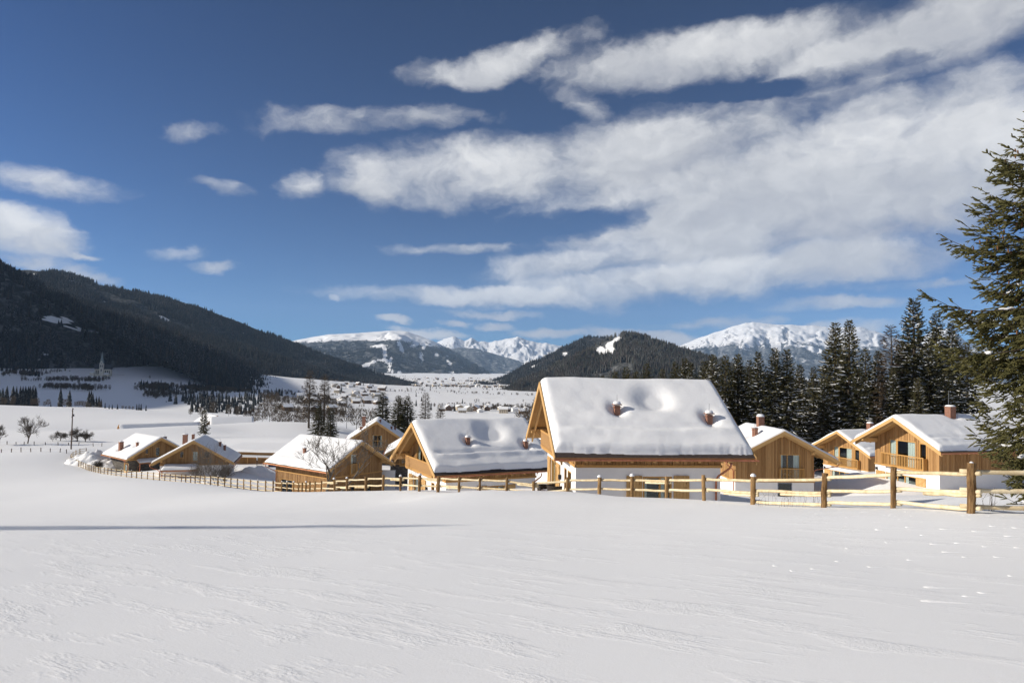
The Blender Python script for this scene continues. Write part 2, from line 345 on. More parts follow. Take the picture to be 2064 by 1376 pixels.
def grid_faces(nr, nc, wrap=False):
    i = np.arange(nr - 1)[:, None]; j = np.arange(nc if wrap else nc - 1)[None, :]; j2 = (j + 1) % nc
    return np.stack([(i * nc + j), (i * nc + j2), ((i + 1) * nc + j2), ((i + 1) * nc + j)], -1).reshape(-1, 4)

# ------------------------------------------------------------------ materials
MAT = {}
def new_mat(name):
    m = bpy.data.materials.new(name); m.use_nodes = True; MAT[name] = m
    T = NT(m.node_tree); p = T.n['Principled BSDF']; return m, T, p
def bump(T, p, height, strength=0.3, dist=0.02):
    b = T.new('ShaderNodeBump'); b.inputs['Strength'].default_value = strength; b.inputs['Distance'].default_value = dist
    T.l.new(height, b.inputs['Height']); T.l.new(b.outputs[0], p.inputs['Normal'])
def simple(name, col, rough=0.7, metal=0.0, var=0.0, scale=6.0, spec=0.3, bmp=0.0):
    m, T, p = new_mat(name); p.inputs['Roughness'].default_value = rough; p.inputs['Metallic'].default_value = metal; p.inputs['Specular IOR Level'].default_value = spec
    if var:
        tc = T.new('ShaderNodeTexCoord').outputs['Object']; n = T.noise(tc, scale, 4, 0.6)
        c = T.mix(T.lin(n, 0.3, 0.7), tuple(q * (1 - var) for q in col), tuple(min(1, q * (1 + var)) for q in col))
        T.l.new(c, p.inputs['Base Color'])
        if bmp: bump(T, p, n, bmp, 0.02)
    else: p.inputs['Base Color'].default_value = tuple(col) + (1,)
    return m
SNOW = (0.88, 0.875, 0.865)
def mat_ground():
    m, T, p = new_mat('snow_ground')
    pos = T.new('ShaderNodeNewGeometry').outputs['Position']; x, y, z = T.sep(pos)
    dist = T.math('SQRT', T.math('ADD', T.math('MULTIPLY', x, x), T.math('MULTIPLY', y, y)))
    k = math.radians(-38)
    sx = T.math('ADD', T.math('MULTIPLY', x, math.cos(k)), T.math('MULTIPLY', y, math.sin(k)))
    sy = T.math('ADD', T.math('MULTIPLY', x, -math.sin(k)), T.math('MULTIPLY', y, math.cos(k)))
    st = T.comb(T.math('MULTIPLY', sx, 0.35), sy)
    patch = T.smooth(T.noise(st, 1.5, 5, 0.65), 0.48, 0.64)              # crusted streaks between smooth snow
    fine = T.noise(pos, 42.0, 4, 0.65)
    grain = T.noise(pos, 150.0, 2, 0.6)
    crust = T.noise(T.comb(T.math('MULTIPLY', sx, 0.6), sy), 34.0, 5, 0.62)
    ripple = T.noise(T.comb(T.math('MULTIPLY', sx, 0.3), sy), 9.0, 4, 0.55)
    hgt = T.math('ADD', T.math('MULTIPLY', T.math('MULTIPLY', crust, patch), 0.016), T.math('MULTIPLY', fine, 0.0035))
    hgt = T.math('ADD', hgt, T.math('MULTIPLY', T.math('MULTIPLY', fine, patch), 0.012))
    hgt = T.math('ADD', hgt, T.math('MULTIPLY', grain, 0.0014))
    hgt = T.math('ADD', hgt, T.math('MULTIPLY', ripple, 0.0022))
    b = T.new('ShaderNodeBump'); b.inputs['Distance'].default_value = 1.0
    T.l.new(hgt, b.inputs['Height']); T.l.new(T.lin(dist, 6.0, 70.0, 0.48, 0.03), b.inputs['Strength'])
    T.l.new(b.outputs[0], p.inputs['Normal'])
    # tarmac showing on the cleared drive, stubble far off
    tar = T.math('MULTIPLY', T.smooth(T.noise(T.comb(T.math('MULTIPLY', x, 0.22), y), 0.55, 4, 0.6), 0.50, 0.58),
                 T.math('MULTIPLY', T.smooth(T.math('ABSOLUTE', T.math('SUBTRACT', y, 131.5)), 5.0, 2.0), T.smooth(T.math('ABSOLUTE', T.math('ADD', x, 45.0)), 12.0, 9.0)))
    c = T.mix(tar, SNOW, (0.09, 0.09, 0.095))
    n2 = T.noise(T.comb(T.math('MULTIPLY', x, 0.5), y), 0.03, 4, 0.6)
    stub = T.math('MULTIPLY', T.smooth(n2, 0.60, 0.72), T.smooth(dist, 900.0, 1500.0))
    c = T.mix(T.math('MULTIPLY', stub, 0.45), c, (0.30, 0.28, 0.25))
    T.l.new(c, p.inputs['Base Color']); p.inputs['Roughness'].default_value = 0.62; p.inputs['Specular IOR Level'].default_value = 0.25
mat_ground()
def mat_snow(name, sc=3.0, st=0.25):
    m, T, p = new_mat(name); p.inputs['Base Color'].default_value = SNOW + (1,); p.inputs['Roughness'].default_value = 0.6; p.inputs['Specular IOR Level'].default_value = 0.25
    pos = T.new('ShaderNodeNewGeometry').outputs['Position']
    h = T.math('ADD', T.noise(pos, sc, 4, 0.55), T.math('MULTIPLY', T.noise(pos, 25.0, 3, 0.6), 0.25))
    bump(T, p, h, st, 0.06)
mat_snow('snow'); mat_snow('snow_rough', 5.0, 0.8)

def mountain_mat(name, forest, snowline, sl_noise, speck=0.35, tree_scale=0.02, runs=None, snow_mix=0.15, slope_rock=False):
    """snow above an uneven tree line; below it dark wood with snow showing between the trees"""
    m, T, p = new_mat(name); p.inputs['Roughness'].default_value = 0.9; p.inputs['Specular IOR Level'].default_value = 0.1
    g = T.new('ShaderNodeNewGeometry'); pos = g.outputs['Position']; x, y, z = T.sep(pos)
    big = T.noise(pos, 0.0016, 5, 0.6); mid = T.noise(pos, 0.006, 5, 0.62); fine = T.noise(pos, tree_scale, 3, 0.7)
    lev = T.math('ADD', z, T.math('MULTIPLY', T.math('SUBTRACT', big, 0.5), sl_noise * 2.2))
    lev = T.math('ADD', lev, T.math('MULTIPLY', T.math('SUBTRACT', mid, 0.5), sl_noise * 1.4))
    lev = T.math('ADD', lev, T.math('MULTIPLY', T.math('SUBTRACT', fine, 0.5), sl_noise * 0.5))
    sn = T.smooth(lev, snowline - 8, snowline + 22)
    clear = T.smooth(T.math('ADD', mid, T.math('MULTIPLY', T.math('SUBTRACT', fine, 0.5), 0.25)), 0.66, 0.71)
    fcol = T.mix(T.smooth(fine, 0.42 , 0.72), forest, tuple(min(1, q * 1.6 + snow_mix) for q in forest))
    at_ = T.new('ShaderNodeAttribute'); at_.attribute_name = 'clearing'
    clear = T.math('MAXIMUM', clear, T.smooth(T.math('ADD', at_.outputs['Fac'], T.math('MULTIPLY', T.math('SUBTRACT', fine, 0.5), 0.5)), 0.35, 0.6))
    c = T.mix(T.math('MAXIMUM', sn, clear), fcol, SNOW)
    if slope_rock:
        nz = T.sep(g.outputs['Normal'])[2]
        rock = T.math('MULTIPLY', T.smooth(T.math('ADD', nz, T.math('MULTIPLY', T.math('SUBTRACT', fine, 0.5), 0.6)), 0.95, 0.70), 0.85)
        c = T.mix(rock, c, (0.16, 0.16, 0.17))
    T.l.new(c, p.inputs['Base Color'])
    bump(T, p, T.math('ADD', fine, T.math('MULTIPLY', mid, 1.0)), 0.6, 9.0)

# ------------------------------------------------------------------ ground sheet (fine near the camera, coarse behind it)
def build_ground():
    inv = np.linspace(1 / 1.5, 1 / 32.0, 215); rad = list(1 / inv)
    rad += list(32.0 * np.exp(np.linspace(0, math.log(9000 / 32.0), 246))[1:])
    rad = np.array([0.3] + rad)
    azs = np.concatenate([np.radians(np.linspace(-44, 44, 660)), np.radians(np.linspace(44, 316, 62)[1:-1])])
    A, R = np.meshgrid(azs, rad); X, Y = R * np.sin(A), R * np.cos(A)
    zb = ground_z(X, Y)
    zb = np.where((Y < -5) & (np.hypot(X, Y) > 90), -2 + 0.0 * X, zb) if False else zb
    V = np.stack([X, Y, zb], -1).reshape(-1, 3)
    Fc = grid_faces(len(rad), len(azs), True)
    o = mesh_obj('ground', V, Fc[:, ::-1].copy(), 'snow_ground', None, True)
    tag(o, 'smooth white snow covered meadow sloping down to the valley', None, None, 'structure')
build_ground()

# ------------------------------------------------------------------ hills and mountains: each a slope from crest to foot, with a far side
def resample(P, n):
    P = np.asarray(P, float); d = np.r_[0, np.cumsum(np.linalg.norm(np.diff(P[:, :2], axis=0), axis=1))]
    t = np.linspace(0, d[-1], n); return np.stack([np.interp(t, d, P[:, k]) for k in range(3)], 1)
CLEAR = {
 'front': [(115, 645, 30, 6, -5), (225, 653, 20, 4.5, -10), (165, 665, 30, 3, -10)],
 'back': [(68, 555, 18, 4, 0), (140, 568, 12, 3, 0), (332, 643, 13, 4, -30), (495, 674, 8, 3, -20), (210, 610, 8, 3, 0)],
 'midb': [(1140, 716, 13, 6, 20), (1075, 740, 11, 4, 25)],
 'mid': [(1240, 688, 14, 7, 40), (1222, 711, 20, 8, 15), (1210, 705, 9, 8, 50), (1228, 697, 9, 8, 60), (1062, 788, 17, 5, 25)],
 'ski': [(776, 714, 5, 20, 5), (786, 735, 3, 20, -8), (790, 752, 2.5, 10, -10), (755, 729, 22, 3, 12), (735, 737, 13, 3.5, 15), (855, 690, 5, 12, -12), (850, 720, 4, 12, 8), (808, 700, 4, 14, 25), (765, 697, 20, 3, 5), (835, 695, 9, 4, 20), (805, 752, 6, 5, -20), (905, 730, 8, 4, -30), (910, 752, 7, 4, 0), (935, 715, 14, 4, -30), (880, 715, 5, 3, 0)],
 'right': [(1460, 690, 26, 6, 20), (1400, 715, 15, 6, 10), (1520, 690, 32, 8, 15), (1640, 705, 17, 6, -15), (1565, 700, 10, 12, 10)]}
def in_patch(pxs, pys, P):
    m = np.zeros(len(pxs), bool)
    for (cx, cy, rx, ry, rot) in P:
        c, s_ = math.cos(math.radians(rot)), math.sin(math.radians(rot)); dx, dy = pxs - cx, -(pys - cy)
        u, v = (dx * c + dy * s_) / rx, (-dx * s_ + dy * c) / ry; wob = 1 + 0.5 * fbm(pxs / 14., pys / 9., 77, 3)
        m |= (u * u + v * v) < wob
    return m
def to_px(P):
    d = P[:, 1] * CT + P[:, 2] * ST; u = -P[:, 1] * ST + P[:, 2] * CT; X, Y = FPX * P[:, 0] / d, -FPX * u / d
    return 1032 + CR * X - SR * Y, 688 + SR * X + CR * Y
class Ridge:
    def __init__(s, name, crest, foot, nt, ns, mat, label, seed, bow=0.12, gully=40.0, gl=350.0, rough=10.0, back=900.0, crest_noise=0.0, clear=()):
        s.C = resample(crest, 400); s.F = resample(foot, 400); s.seed = seed; s.bow = bow; s.gully = gully; s.gl = gl; s.rough = rough; s.cn = crest_noise
        s.len = np.linalg.norm(np.diff(s.C[:, :2], axis=0), axis=1).sum(); s.back = back
        t = np.linspace(0, 1, nt); q = np.concatenate([np.linspace(-1, 0, 7)[:-1], np.linspace(0, 1, ns)])
        Tt, Q = np.meshgrid(t, q); V = s.point(Tt, Q)
        o = mesh_obj(name, V.reshape(-1, 3), grid_faces(len(q), nt), mat, None, True)
        tag(o, label, None, None, 'structure'); s.obj = o
        if clear:
            W = V.reshape(-1, 3); px, py = to_px(W); m = in_patch(px, py, clear) & (Q.ravel() >= 0)
            a = o.data.attributes.new('clearing', 'FLOAT', 'POINT'); a.data.foreach_set('value', m.astype(np.float32))
    def point(s, t, q):
        i = np.clip(t, 0, 1) * 399; f = np.stack([np.interp(i, np.arange(400), s.C[:, k]) for k in range(3)], -1); g = np.stack([np.interp(i, np.arange(400), s.F[:, k]) for k in range(3)], -1)
        qq = np.clip(q, 0, 1)[..., None]
        P = f * (1 - qq) + g * qq
        qs = qq[..., 0]; drop = f[..., 2] - g[..., 2]
        P[..., 2] += drop * s.bow * np.sin(math.pi * qs)
        L = s.len; u = t * L; wv = np.clip(qs * 6, 0, 1) * np.clip((1 - qs) * 8, 0, 1)
        sl = np.linalg.norm((f - g)[..., :2], axis=-1)
        gul = np.abs(fbm(u / s.gl + fbm(u / s.gl, qs * 2.0, s.seed + 5, 2) * 0.6, qs * sl / (s.gl * 4.0), s.seed, 4))
        P[..., 2] += wv * s.gully * (gul * 2.0 - 0.6)
        P[..., 2] += (0.25 + wv) * s.rough * fbm(P[..., 0] / (s.rough * 9), P[..., 1] / (s.rough * 9), s.seed + 3, 3)
        P[..., 2] += s.cn * fbm(u / (s.gl * .35), qs * 3.0, s.seed + 9, 5, 0.62) * np.clip(1 - qs * 1.3, 0, 1)
        b = np.clip(-q, 0, 1)                                     # far side
        dirb = (f - g)[..., :2]; n = np.linalg.norm(dirb, axis=-1, keepdims=True) + 1e-6
        P[..., :2] += dirb / n * (b * s.back)[..., None]
        P[..., 2] -= b * np.maximum(drop, 150.0)
        return P
def skyline(L): return [at(px, py, d) for (px, py, d) in L]
MOUNT_NEAR = (0.020, 0.024, 0.020)
mountain_mat('hill_left_mat', (0.030, 0.032, 0.030), 5000, 10, tree_scale=0.05, snow_mix=0.10)
mountain_mat('hill_mid_mat', (0.045, 0.045, 0.042), 5000, 10, tree_scale=0.05, snow_mix=0.12)
mountain_mat('mount_ski_mat', (0.040, 0.043, 0.042), 385, 85, tree_scale=0.014, snow_mix=0.16)
mountain_mat('mount_peak_mat', (0.05, 0.055, 0.06), 80, 120, tree_scale=0.012, snow_mix=0.05, slope_rock=True)
mountain_mat('mount_right_mat', (0.045, 0.048, 0.050), 560, 260, tree_scale=0.012, snow_mix=0.22, slope_rock=True)

R_back = Ridge('hill', skyline([(-700, 470, 2600), (-300, 535, 3000), (0, 545, 3300), (60, 544, 3350), (130, 553, 3400), (200, 574, 3450), (260, 586, 3500), (300, 594, 3550), (350, 604, 3600), (400, 618, 3650), (450, 637, 3700), (500, 656, 3750), (560, 682, 3800), (620, 706, 3850), (700, 736, 3850), (780, 763, 3800), (850, 780, 3700)]),
               skyline([(-700, 640, 1900), (-300, 690, 2200), (0, 700, 2300), (200, 715, 2500), (350, 735, 2700), (500, 755, 2900), (650, 770, 3100), (860, 790, 3300)]), 260, 70, 'hill_left_mat', 'long forested hillside rising behind the church', 11, 0.10, 22, 420, 9, clear=CLEAR['back'])
R_front = Ridge('hill', [np.array((-1950, 300, 560.)), np.array((-2000, 700, 690.)), np.array((-2050, 1150, 740.)), np.array((-2020, 1600, 660.)), np.array((-1860, 2080, 400.))] + skyline([(0, 558, 2350), (50, 574, 2420), (100, 592, 2480), (150, 606, 2540), (200, 619, 2600), (260, 635, 2660), (300, 647, 2700), (380, 670, 2780), (450, 692, 2850), (520, 714, 2920), (600, 739, 3000), (680, 758, 3080), (760, 769, 3150), (840, 781, 3200)]),  # unseen massif beyond the left edge, added and raised to shade the church slope
                [np.array((-1330, 250, -25.)), np.array((-1350, 600, -30.)), np.array((-1330, 1000, -20.)), np.array((-1270, 1350, 5.))] + skyline([(0, 744, 1560), (120, 748, 1560), (230, 742, 1640), (330, 738, 1700), (400, 760, 1560), (440, 790, 1330), (500, 806, 1250), (540, 800, 1420), (600, 786, 1900), (680, 790, 2150), (760, 788, 2500), (850, 785, 2900)]), 330, 110, 'hill_left_mat', 'dark forested spur in shade above the church', 23, 0.06, 20, 330, 8, clear=CLEAR['front'])
R_mid_back = Ridge('hill', skyline([(985, 776, 3900), (1040, 753, 3900), (1100, 723, 3900), (1150, 696, 3900), (1190, 680, 3900), (1215, 681, 3900), (1260, 695, 3900), (1400, 740, 3900)]),
                   skyline([(960, 782, 3100), (1020, 786, 2900), (1100, 787, 2800), (1200, 790, 2800), (1300, 790, 2800), (1420, 790, 2800)]), 130, 50, 'hill_mid_mat', 'grey wooded hump behind the conical forest hill', 31, 0.1, 24, 260, 8, clear=CLEAR['midb'])
R_mid = Ridge('hill', skyline([(1003, 803, 2050), (1050, 775, 2250), (1100, 750, 2400), (1150, 726, 2520), (1190, 706, 2600), (1222, 688, 2660), (1245, 678, 2700), (1268, 677, 2720), (1300, 683, 2720), (1350, 699, 2720), (1420, 722, 2700), (1500, 750, 2650), (1700, 790, 2500), (1900, 800, 2400)]),
              skyline([(1003, 806, 1980), (1030, 801, 1960), (1070, 798, 1950), (1130, 800, 1900), (1200, 800, 1850), (1300, 800, 1800), (1450, 800, 1800), (1650, 805, 1800), (1900, 812, 1800)]), 230, 80, 'hill_mid_mat', 'conical forest hill with a snowy clearing near its top', 41, 0.1, 18, 240, 7, clear=CLEAR['mid'])
R_ski = Ridge('mountain', skyline([(480, 712, 13000), (540, 699, 13000), (580, 689, 13000), (620, 681, 13000), (660, 674, 13000), (720, 671, 13000), (760, 668, 13000), (790, 666, 13000), (820, 668, 13000), (850, 678, 13000), (880, 690, 12900), (920, 711, 12500), (960, 737, 11500), (1010, 768, 9500)]),
              skyline([(480, 764, 6200), (600, 766, 6000), (700, 767, 5900), (800, 767, 5800), (860, 767, 5900), (920, 766, 6100), (960, 766, 6400), (1015, 767, 7000)]), 300, 90, 'mount_ski_mat', 'broad snow topped mountain with ski runs through dark woods', 53, 0.06, 70, 700, 16, clear=CLEAR['ski'])
R_shoulder = Ridge('mountain', skyline([(900, 705, 15500), (925, 700, 15500), (960, 702, 15500), (1000, 714, 15500), (1050, 728, 15500), (1100, 738, 15500), (1180, 745, 15500)]),
                   skyline([(900, 768, 12000), (1000, 770, 12000), (1100, 770, 12000), (1190, 770, 12000)]), 110, 40, 'mount_right_mat', 'lower snowy shoulder in front of the far white peaks', 59, 0.05, 60, 500, 16)
R_peak = Ridge('mountain', skyline([(850, 700, 20000), (880, 690, 20000), (900, 681, 20000), (914, 678, 20000), (928, 683, 20000), (937, 687, 20000), (950, 680, 20000), (962, 687, 20000), (985, 690, 20000), (1005, 686, 20000), (1022, 682, 20000), (1035, 680, 20000), (1045, 678, 20000), (1062, 685, 20000), (1085, 690, 20000), (1100, 691, 20000), (1135, 698, 20000), (1170, 706, 20000), (1260, 712, 20000), (1340, 700, 20000), (1400, 716, 20000)]),
                skyline([(850, 765, 12000), (950, 765, 12000), (1050, 765, 12000), (1150, 765, 12000), (1270, 765, 12000), (1400, 765, 12000)]), 320, 70, 'mount_peak_mat', 'far row of jagged white peaks at the valley head', 61, -0.10, 95, 420, 18, 900, 26)
R_right = Ridge('mountain', skyline([(1300, 720, 18000), (1345, 706, 18000), (1370, 697, 18000), (1400, 684, 18000), (1440, 670, 18000), (1480, 657, 18000), (1500, 652, 18000), (1520, 649, 18000), (1560, 654, 18000), (1600, 655, 18000), (1640, 656, 18000), (1690, 661, 18000), (1725, 658, 18000), (1745, 662, 18000), (1780, 672, 18000), (1830, 690, 18000), (1880, 668, 18000), (1915, 660, 18000), (1950, 690, 18000), (2100, 720, 18000)]),
                skyline([(1280, 764, 9500), (1400, 765, 9300), (1550, 766, 9200), (1700, 768, 9200), (1900, 772, 9300), (2100, 774, 9500)]), 330, 90, 'mount_right_mat', 'long snowy mountain with rocky rim above the right-hand spruces', 71, -0.04, 110, 560, 22, 1500, 20, clear=CLEAR['right'])

# ------------------------------------------------------------------ small tree meshes for far woods
def cone_tree(V, Fc, M, x, y, z, h, r, rnd, sides=5, tiers=3, mat=0):
    for k in range(tiers):
        z0 = z + h * (0.06 + 0.82 * k / tiers); z1 = z + h * min(1.0, 0.06 + (k + 1.75) / tiers * 0.86)
        if k == tiers - 1: z1 = z + h
        rr = r * (1 - 0.80 * k / tiers) * rnd.uniform(.85, 1.15); b = len(V); a0 = rnd.uniform(0, 6.28)
        for i in range(sides):
            a = a0 + 6.283 * i / sides; q = rr * rnd.uniform(.75, 1.2); V.append((x + q * math.cos(a), y + q * math.sin(a), z0 - h * rnd.uniform(0, .05)))
        V.append((x, y, z1))
        for i in range(sides): Fc.append((b + i, b + (i + 1) % sides, b + sides)); M.append(mat)
def clump_mesh(name, n, spread, hmin, hmax, seed, mats, larch=0.0):
    rnd = random.Random(seed); V, Fc, M = [], [], []
    for i in range(n):
        x, y = rnd.uniform(-spread, spread), rnd.uniform(-spread, spread); h = rnd.uniform(hmin, hmax)
        cone_tree(V, Fc, M, x, y, -1.5, h, h * rnd.uniform(.13, .19), rnd, 5, 2, 1 if rnd.random() < larch else 0)
    o = mesh_obj(name, V, Fc, mats, None, False, M); COL.objects.unlink(o); return o
def conifer_mat(name, c1, c2, snow=0.0, zlo=0.3):
    m, T, p = new_mat(name); p.inputs['Roughness'].default_value = 0.85; p.inputs['Specular IOR Level'].default_value = 0.15
    g = T.new('ShaderNodeNewGeometry'); rnd = T.new('ShaderNodeObjectInfo').outputs['Random']
    n = T.noise(g.outputs['Position'], 0.35, 3, 0.6)
    c = T.mix(T.lin(T.math('ADD', n, T.math('MULTIPLY', rnd, 0.5)), 0.4, 1.0), c1, c2)
    if snow:
        sp = T.smooth(T.noise(g.outputs['Position'], 0.6, 2, 0.7), 0.62 - snow * .2, 0.70 - snow * .2)
        sp = T.math('MULTIPLY', sp, T.lin(T.noise(g.outputs['Position'], 0.004, 3, 0.6), 0.42, 0.62, 0.1, 0.8))
        c = T.mix(T.math('MULTIPLY', sp, snow), c, SNOW)
    T.l.new(c, p.inputs['Base Color'])
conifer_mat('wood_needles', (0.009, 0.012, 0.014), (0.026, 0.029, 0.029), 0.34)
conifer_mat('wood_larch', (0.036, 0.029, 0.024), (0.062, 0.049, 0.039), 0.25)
conifer_mat('wood_needles_lit', (0.030, 0.033, 0.024), (0.055, 0.055, 0.040), 0.45)  # paler copy of wood_needles, sunlit tone put into the colour
CLUMP = [clump_mesh('far_wood_tree', 4, 6.0, 15, 25, 100 + i, ['wood_needles', 'wood_larch'], 0.22) for i in range(5)]
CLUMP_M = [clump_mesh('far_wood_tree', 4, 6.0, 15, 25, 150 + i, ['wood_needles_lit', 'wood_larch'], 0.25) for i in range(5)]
CLUMP_L = [clump_mesh('far_wood_tree', 9, 15.0, 15, 25, 200 + i, ['wood_needles', 'wood_larch'], 0.15) for i in range(5)]
def scatter(name, pts, scl, protos, label, seed=1):
    me = bpy.data.meshes.new(name); n = len(pts); me.vertices.add(n); me.vertices.foreach_set('co', np.asarray(pts, np.float32).ravel())
    a = me.attributes.new('scl', 'FLOAT', 'POINT'); a.data.foreach_set('value', np.asarray(scl, np.float32))
    r = np.random.RandomState(seed).uniform(0, 6.283, n).astype(np.float32); a = me.attributes.new('rot', 'FLOAT', 'POINT'); a.data.foreach_set('value', r)
    o = bpy.data.objects.new(name, me); COL.objects.link(o)
    ng = bpy.data.node_groups.new('scatter_' + name, 'GeometryNodeTree')
    ng.interface.new_socket('Geometry', in_out='INPUT', socket_type='NodeSocketGeometry'); ng.interface.new_socket('Geometry', in_out='OUTPUT', socket_type='NodeSocketGeometry')
    N = ng.nodes; L = ng.links; gi = N.new('NodeGroupInput'); go = N.new('NodeGroupOutput')
    iop = N.new('GeometryNodeInstanceOnPoints'); iop.inputs['Pick Instance'].default_value = True
    jg = N.new('GeometryNodeJoinGeometry')
    for p in protos:
        oi = N.new('GeometryNodeObjectInfo'); oi.inputs['Object'].default_value = p; oi.inputs['As Instance'].default_value = True
        L.new(oi.outputs['Geometry'], jg.inputs[0])
    na = N.new('GeometryNodeInputNamedAttribute'); na.data_type = 'FLOAT'; na.inputs[0].default_value = 'scl'
    nr = N.new('GeometryNodeInputNamedAttribute'); nr.data_type = 'FLOAT'; nr.inputs[0].default_value = 'rot'
    cx = N.new('ShaderNodeCombineXYZ'); L.new(nr.outputs[0], cx.inputs[2])
    m2p = N.new('GeometryNodeMeshToPoints')
    L.new(gi.outputs[0], m2p.inputs[0]); L.new(m2p.outputs[0], iop.inputs['Points']); L.new(jg.outputs[0], iop.inputs['Instance']); L.new(na.outputs[0], iop.inputs['Scale']); L.new(cx.outputs[0], iop.inputs['Rotation'])
    L.new(iop.outputs[0], go.inputs[0])
    md = o.modifiers.new('scatter', 'NODES'); md.node_group = ng
    return tag(o, label, 'forest', None, 'stuff')
def wood(ridge, name, n, protos, label, seed, clear=(), thin=0.0, q0=-0.08, q1=1.0, s=(0.8, 1.2), snowline=None, thinlow=None):
    rs = np.random.RandomState(seed); t = rs.uniform(0, 1, n); q = rs.uniform(q0, q1, n); P = ridge.point(t, q)
    px, py = to_px(P); keep = (px > -160) & (px < 2230)
    if clear: keep &= ~in_patch(px, py, clear)
    if thin: keep &= rs.uniform(0, 1, n) > thin * sstep(0.35, 0.7, fbm(P[:, 0] / 150., P[:, 1] / 150., seed, 4) * .5 + .5) * 2
    if snowline: keep &= (P[:, 2] + snowline[1] * fbm(P[:, 0] / 300., P[:, 1] / 300., seed + 2, 4)) < snowline[0] + rs.normal(0, snowline[1] * .35, n)
    P = P[keep]; scatter(name, P, rs.uniform(s[0], s[1], len(P)), protos, label, seed); return len(P)
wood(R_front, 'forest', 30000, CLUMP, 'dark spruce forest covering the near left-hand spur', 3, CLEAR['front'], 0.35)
wood(R_back, 'forest', 16000, CLUMP_L, 'spruce forest covering the long left-hand hillside', 4, CLEAR['back'], 0.5)
wood(R_mid_back, 'forest', 4500, CLUMP_L, 'pale wooded cover of the hump behind the conical hill', 5, CLEAR['midb'], 0.5)
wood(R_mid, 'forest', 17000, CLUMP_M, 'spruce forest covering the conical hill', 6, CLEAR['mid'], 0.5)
wood(R_ski, 'forest', 15000, CLUMP_L, 'dark woods on the ski mountain', 7, CLEAR['ski'], 0.6, 0.0, 1.0, (0.9, 1.3), (340, 120))
wood(R_right, 'forest', 11000, CLUMP_L, 'dark woods low on the long snowy mountain', 8, CLEAR['right'], 0.75, 0.05, 1.0, (0.9, 1.4), (520, 230))

# ------------------------------------------------------------------ the air
def build_haze():
    m = bpy.data.materials.new('haze_air'); m.use_nodes = True; MAT['haze_air'] = m
    T = NT(m.node_tree); T.n.clear(); out = T.new('ShaderNodeOutputMaterial'); v = T.new('ShaderNodeVolumePrincipled')
    v.inputs['Color'].default_value = (0.5, 0.72, 1.0, 1); v.inputs['Density'].default_value = HAZE; v.inputs['Anisotropy'].default_value = 0.0
    T.l.new(v.outputs[0], out.inputs['Volume'])
    b = MB(); b.box(-20500, 20500, -13300, 26000, -1500, 2200); o = b.build('haze', 'haze_air'); tag(o, 'thin blue winter haze over the valley', None, None, 'stuff')
HAZE = 2.3e-5
build_haze()

# ------------------------------------------------------------------ building materials
def wood_mat(name, c1, c2, grain=1.0, rough=0.7, axis='Z'):
    m, T, p = new_mat(name); p.inputs['Roughness'].default_value = rough; p.inputs['Specular IOR Level'].default_value = 0.25
    tc = T.new('ShaderNodeTexCoord').outputs['Object']; x, y, z = T.sep(tc)
    st = {'Z': (14, 14, 1.1), 'X': (1.1, 14, 14), 'N': (5, 5, 5)}[axis]
    v = T.vmath('MULTIPLY', tc, st)
    n = T.noise(v, 1.6, 4, 0.6); isl = T.new('ShaderNodeNewGeometry').outputs['Random Per Island']
    knots = T.smooth(T.noise(T.vmath('MULTIPLY', tc, (9, 9, 4) if axis == 'Z' else (4, 9, 9)), 1.0, 2, 0.5), 0.70, 0.76)
    f = T.math('ADD', T.math('MULTIPLY', isl, 0.62), T.math('MULTIPLY', T.math('SUBTRACT', n, 0.32), 0.9 * grain), None, True)
    c = T.mix(f, c1, c2); c = T.mix(T.math('MULTIPLY', knots, 0.55), c, tuple(q * 0.35 for q in c1))
    T.l.new(c, p.inputs['Base Color']); bump(T, p, n, 0.25, 0.01)
wood_mat('wall_wood', (0.25, 0.125, 0.042), (0.53, 0.31, 0.13))
wood_mat('wall_wood_old', (0.22, 0.115, 0.042), (0.42, 0.245, 0.105))
wood_mat('beam_wood', (0.50, 0.29, 0.105), (0.66, 0.42, 0.18), 0.7, 0.7, 'N')
wood_mat('soffit_wood', (0.42, 0.235, 0.08), (0.56, 0.34, 0.135), 0.6, 0.7, 'N')
wood_mat('frame_wood', (0.44, 0.23, 0.065), (0.58, 0.33, 0.115), 0.6, 0.6, 'N')
simple('plaster', (0.87, 0.85, 0.82), 0.9, 0, 0.03, 1.2, 0.1)
simple('brick', (0.28, 0.145, 0.10), 0.9, 0, 0.25, 9.0, 0.1, 0.4)
simple('copper', (0.52, 0.21, 0.12), 0.42, 0.75, 0.25, 5.0)
simple('tile', (0.055, 0.040, 0.034), 0.8, 0, 0.3, 8.0)
simple('curtain', (0.85, 0.85, 0.81), 0.9, 0, 0.06, 20.0)
simple('dark_metal', (0.03, 0.03, 0.034), 0.5, 0.4)
simple('dark_floor', (0.07, 0.045, 0.03), 0.6)
simple('steel', (0.45, 0.46, 0.47), 0.4, 0.8)
simple('grey_panel', (0.20, 0.22, 0.26), 0.6, 0, 0.1, 3)
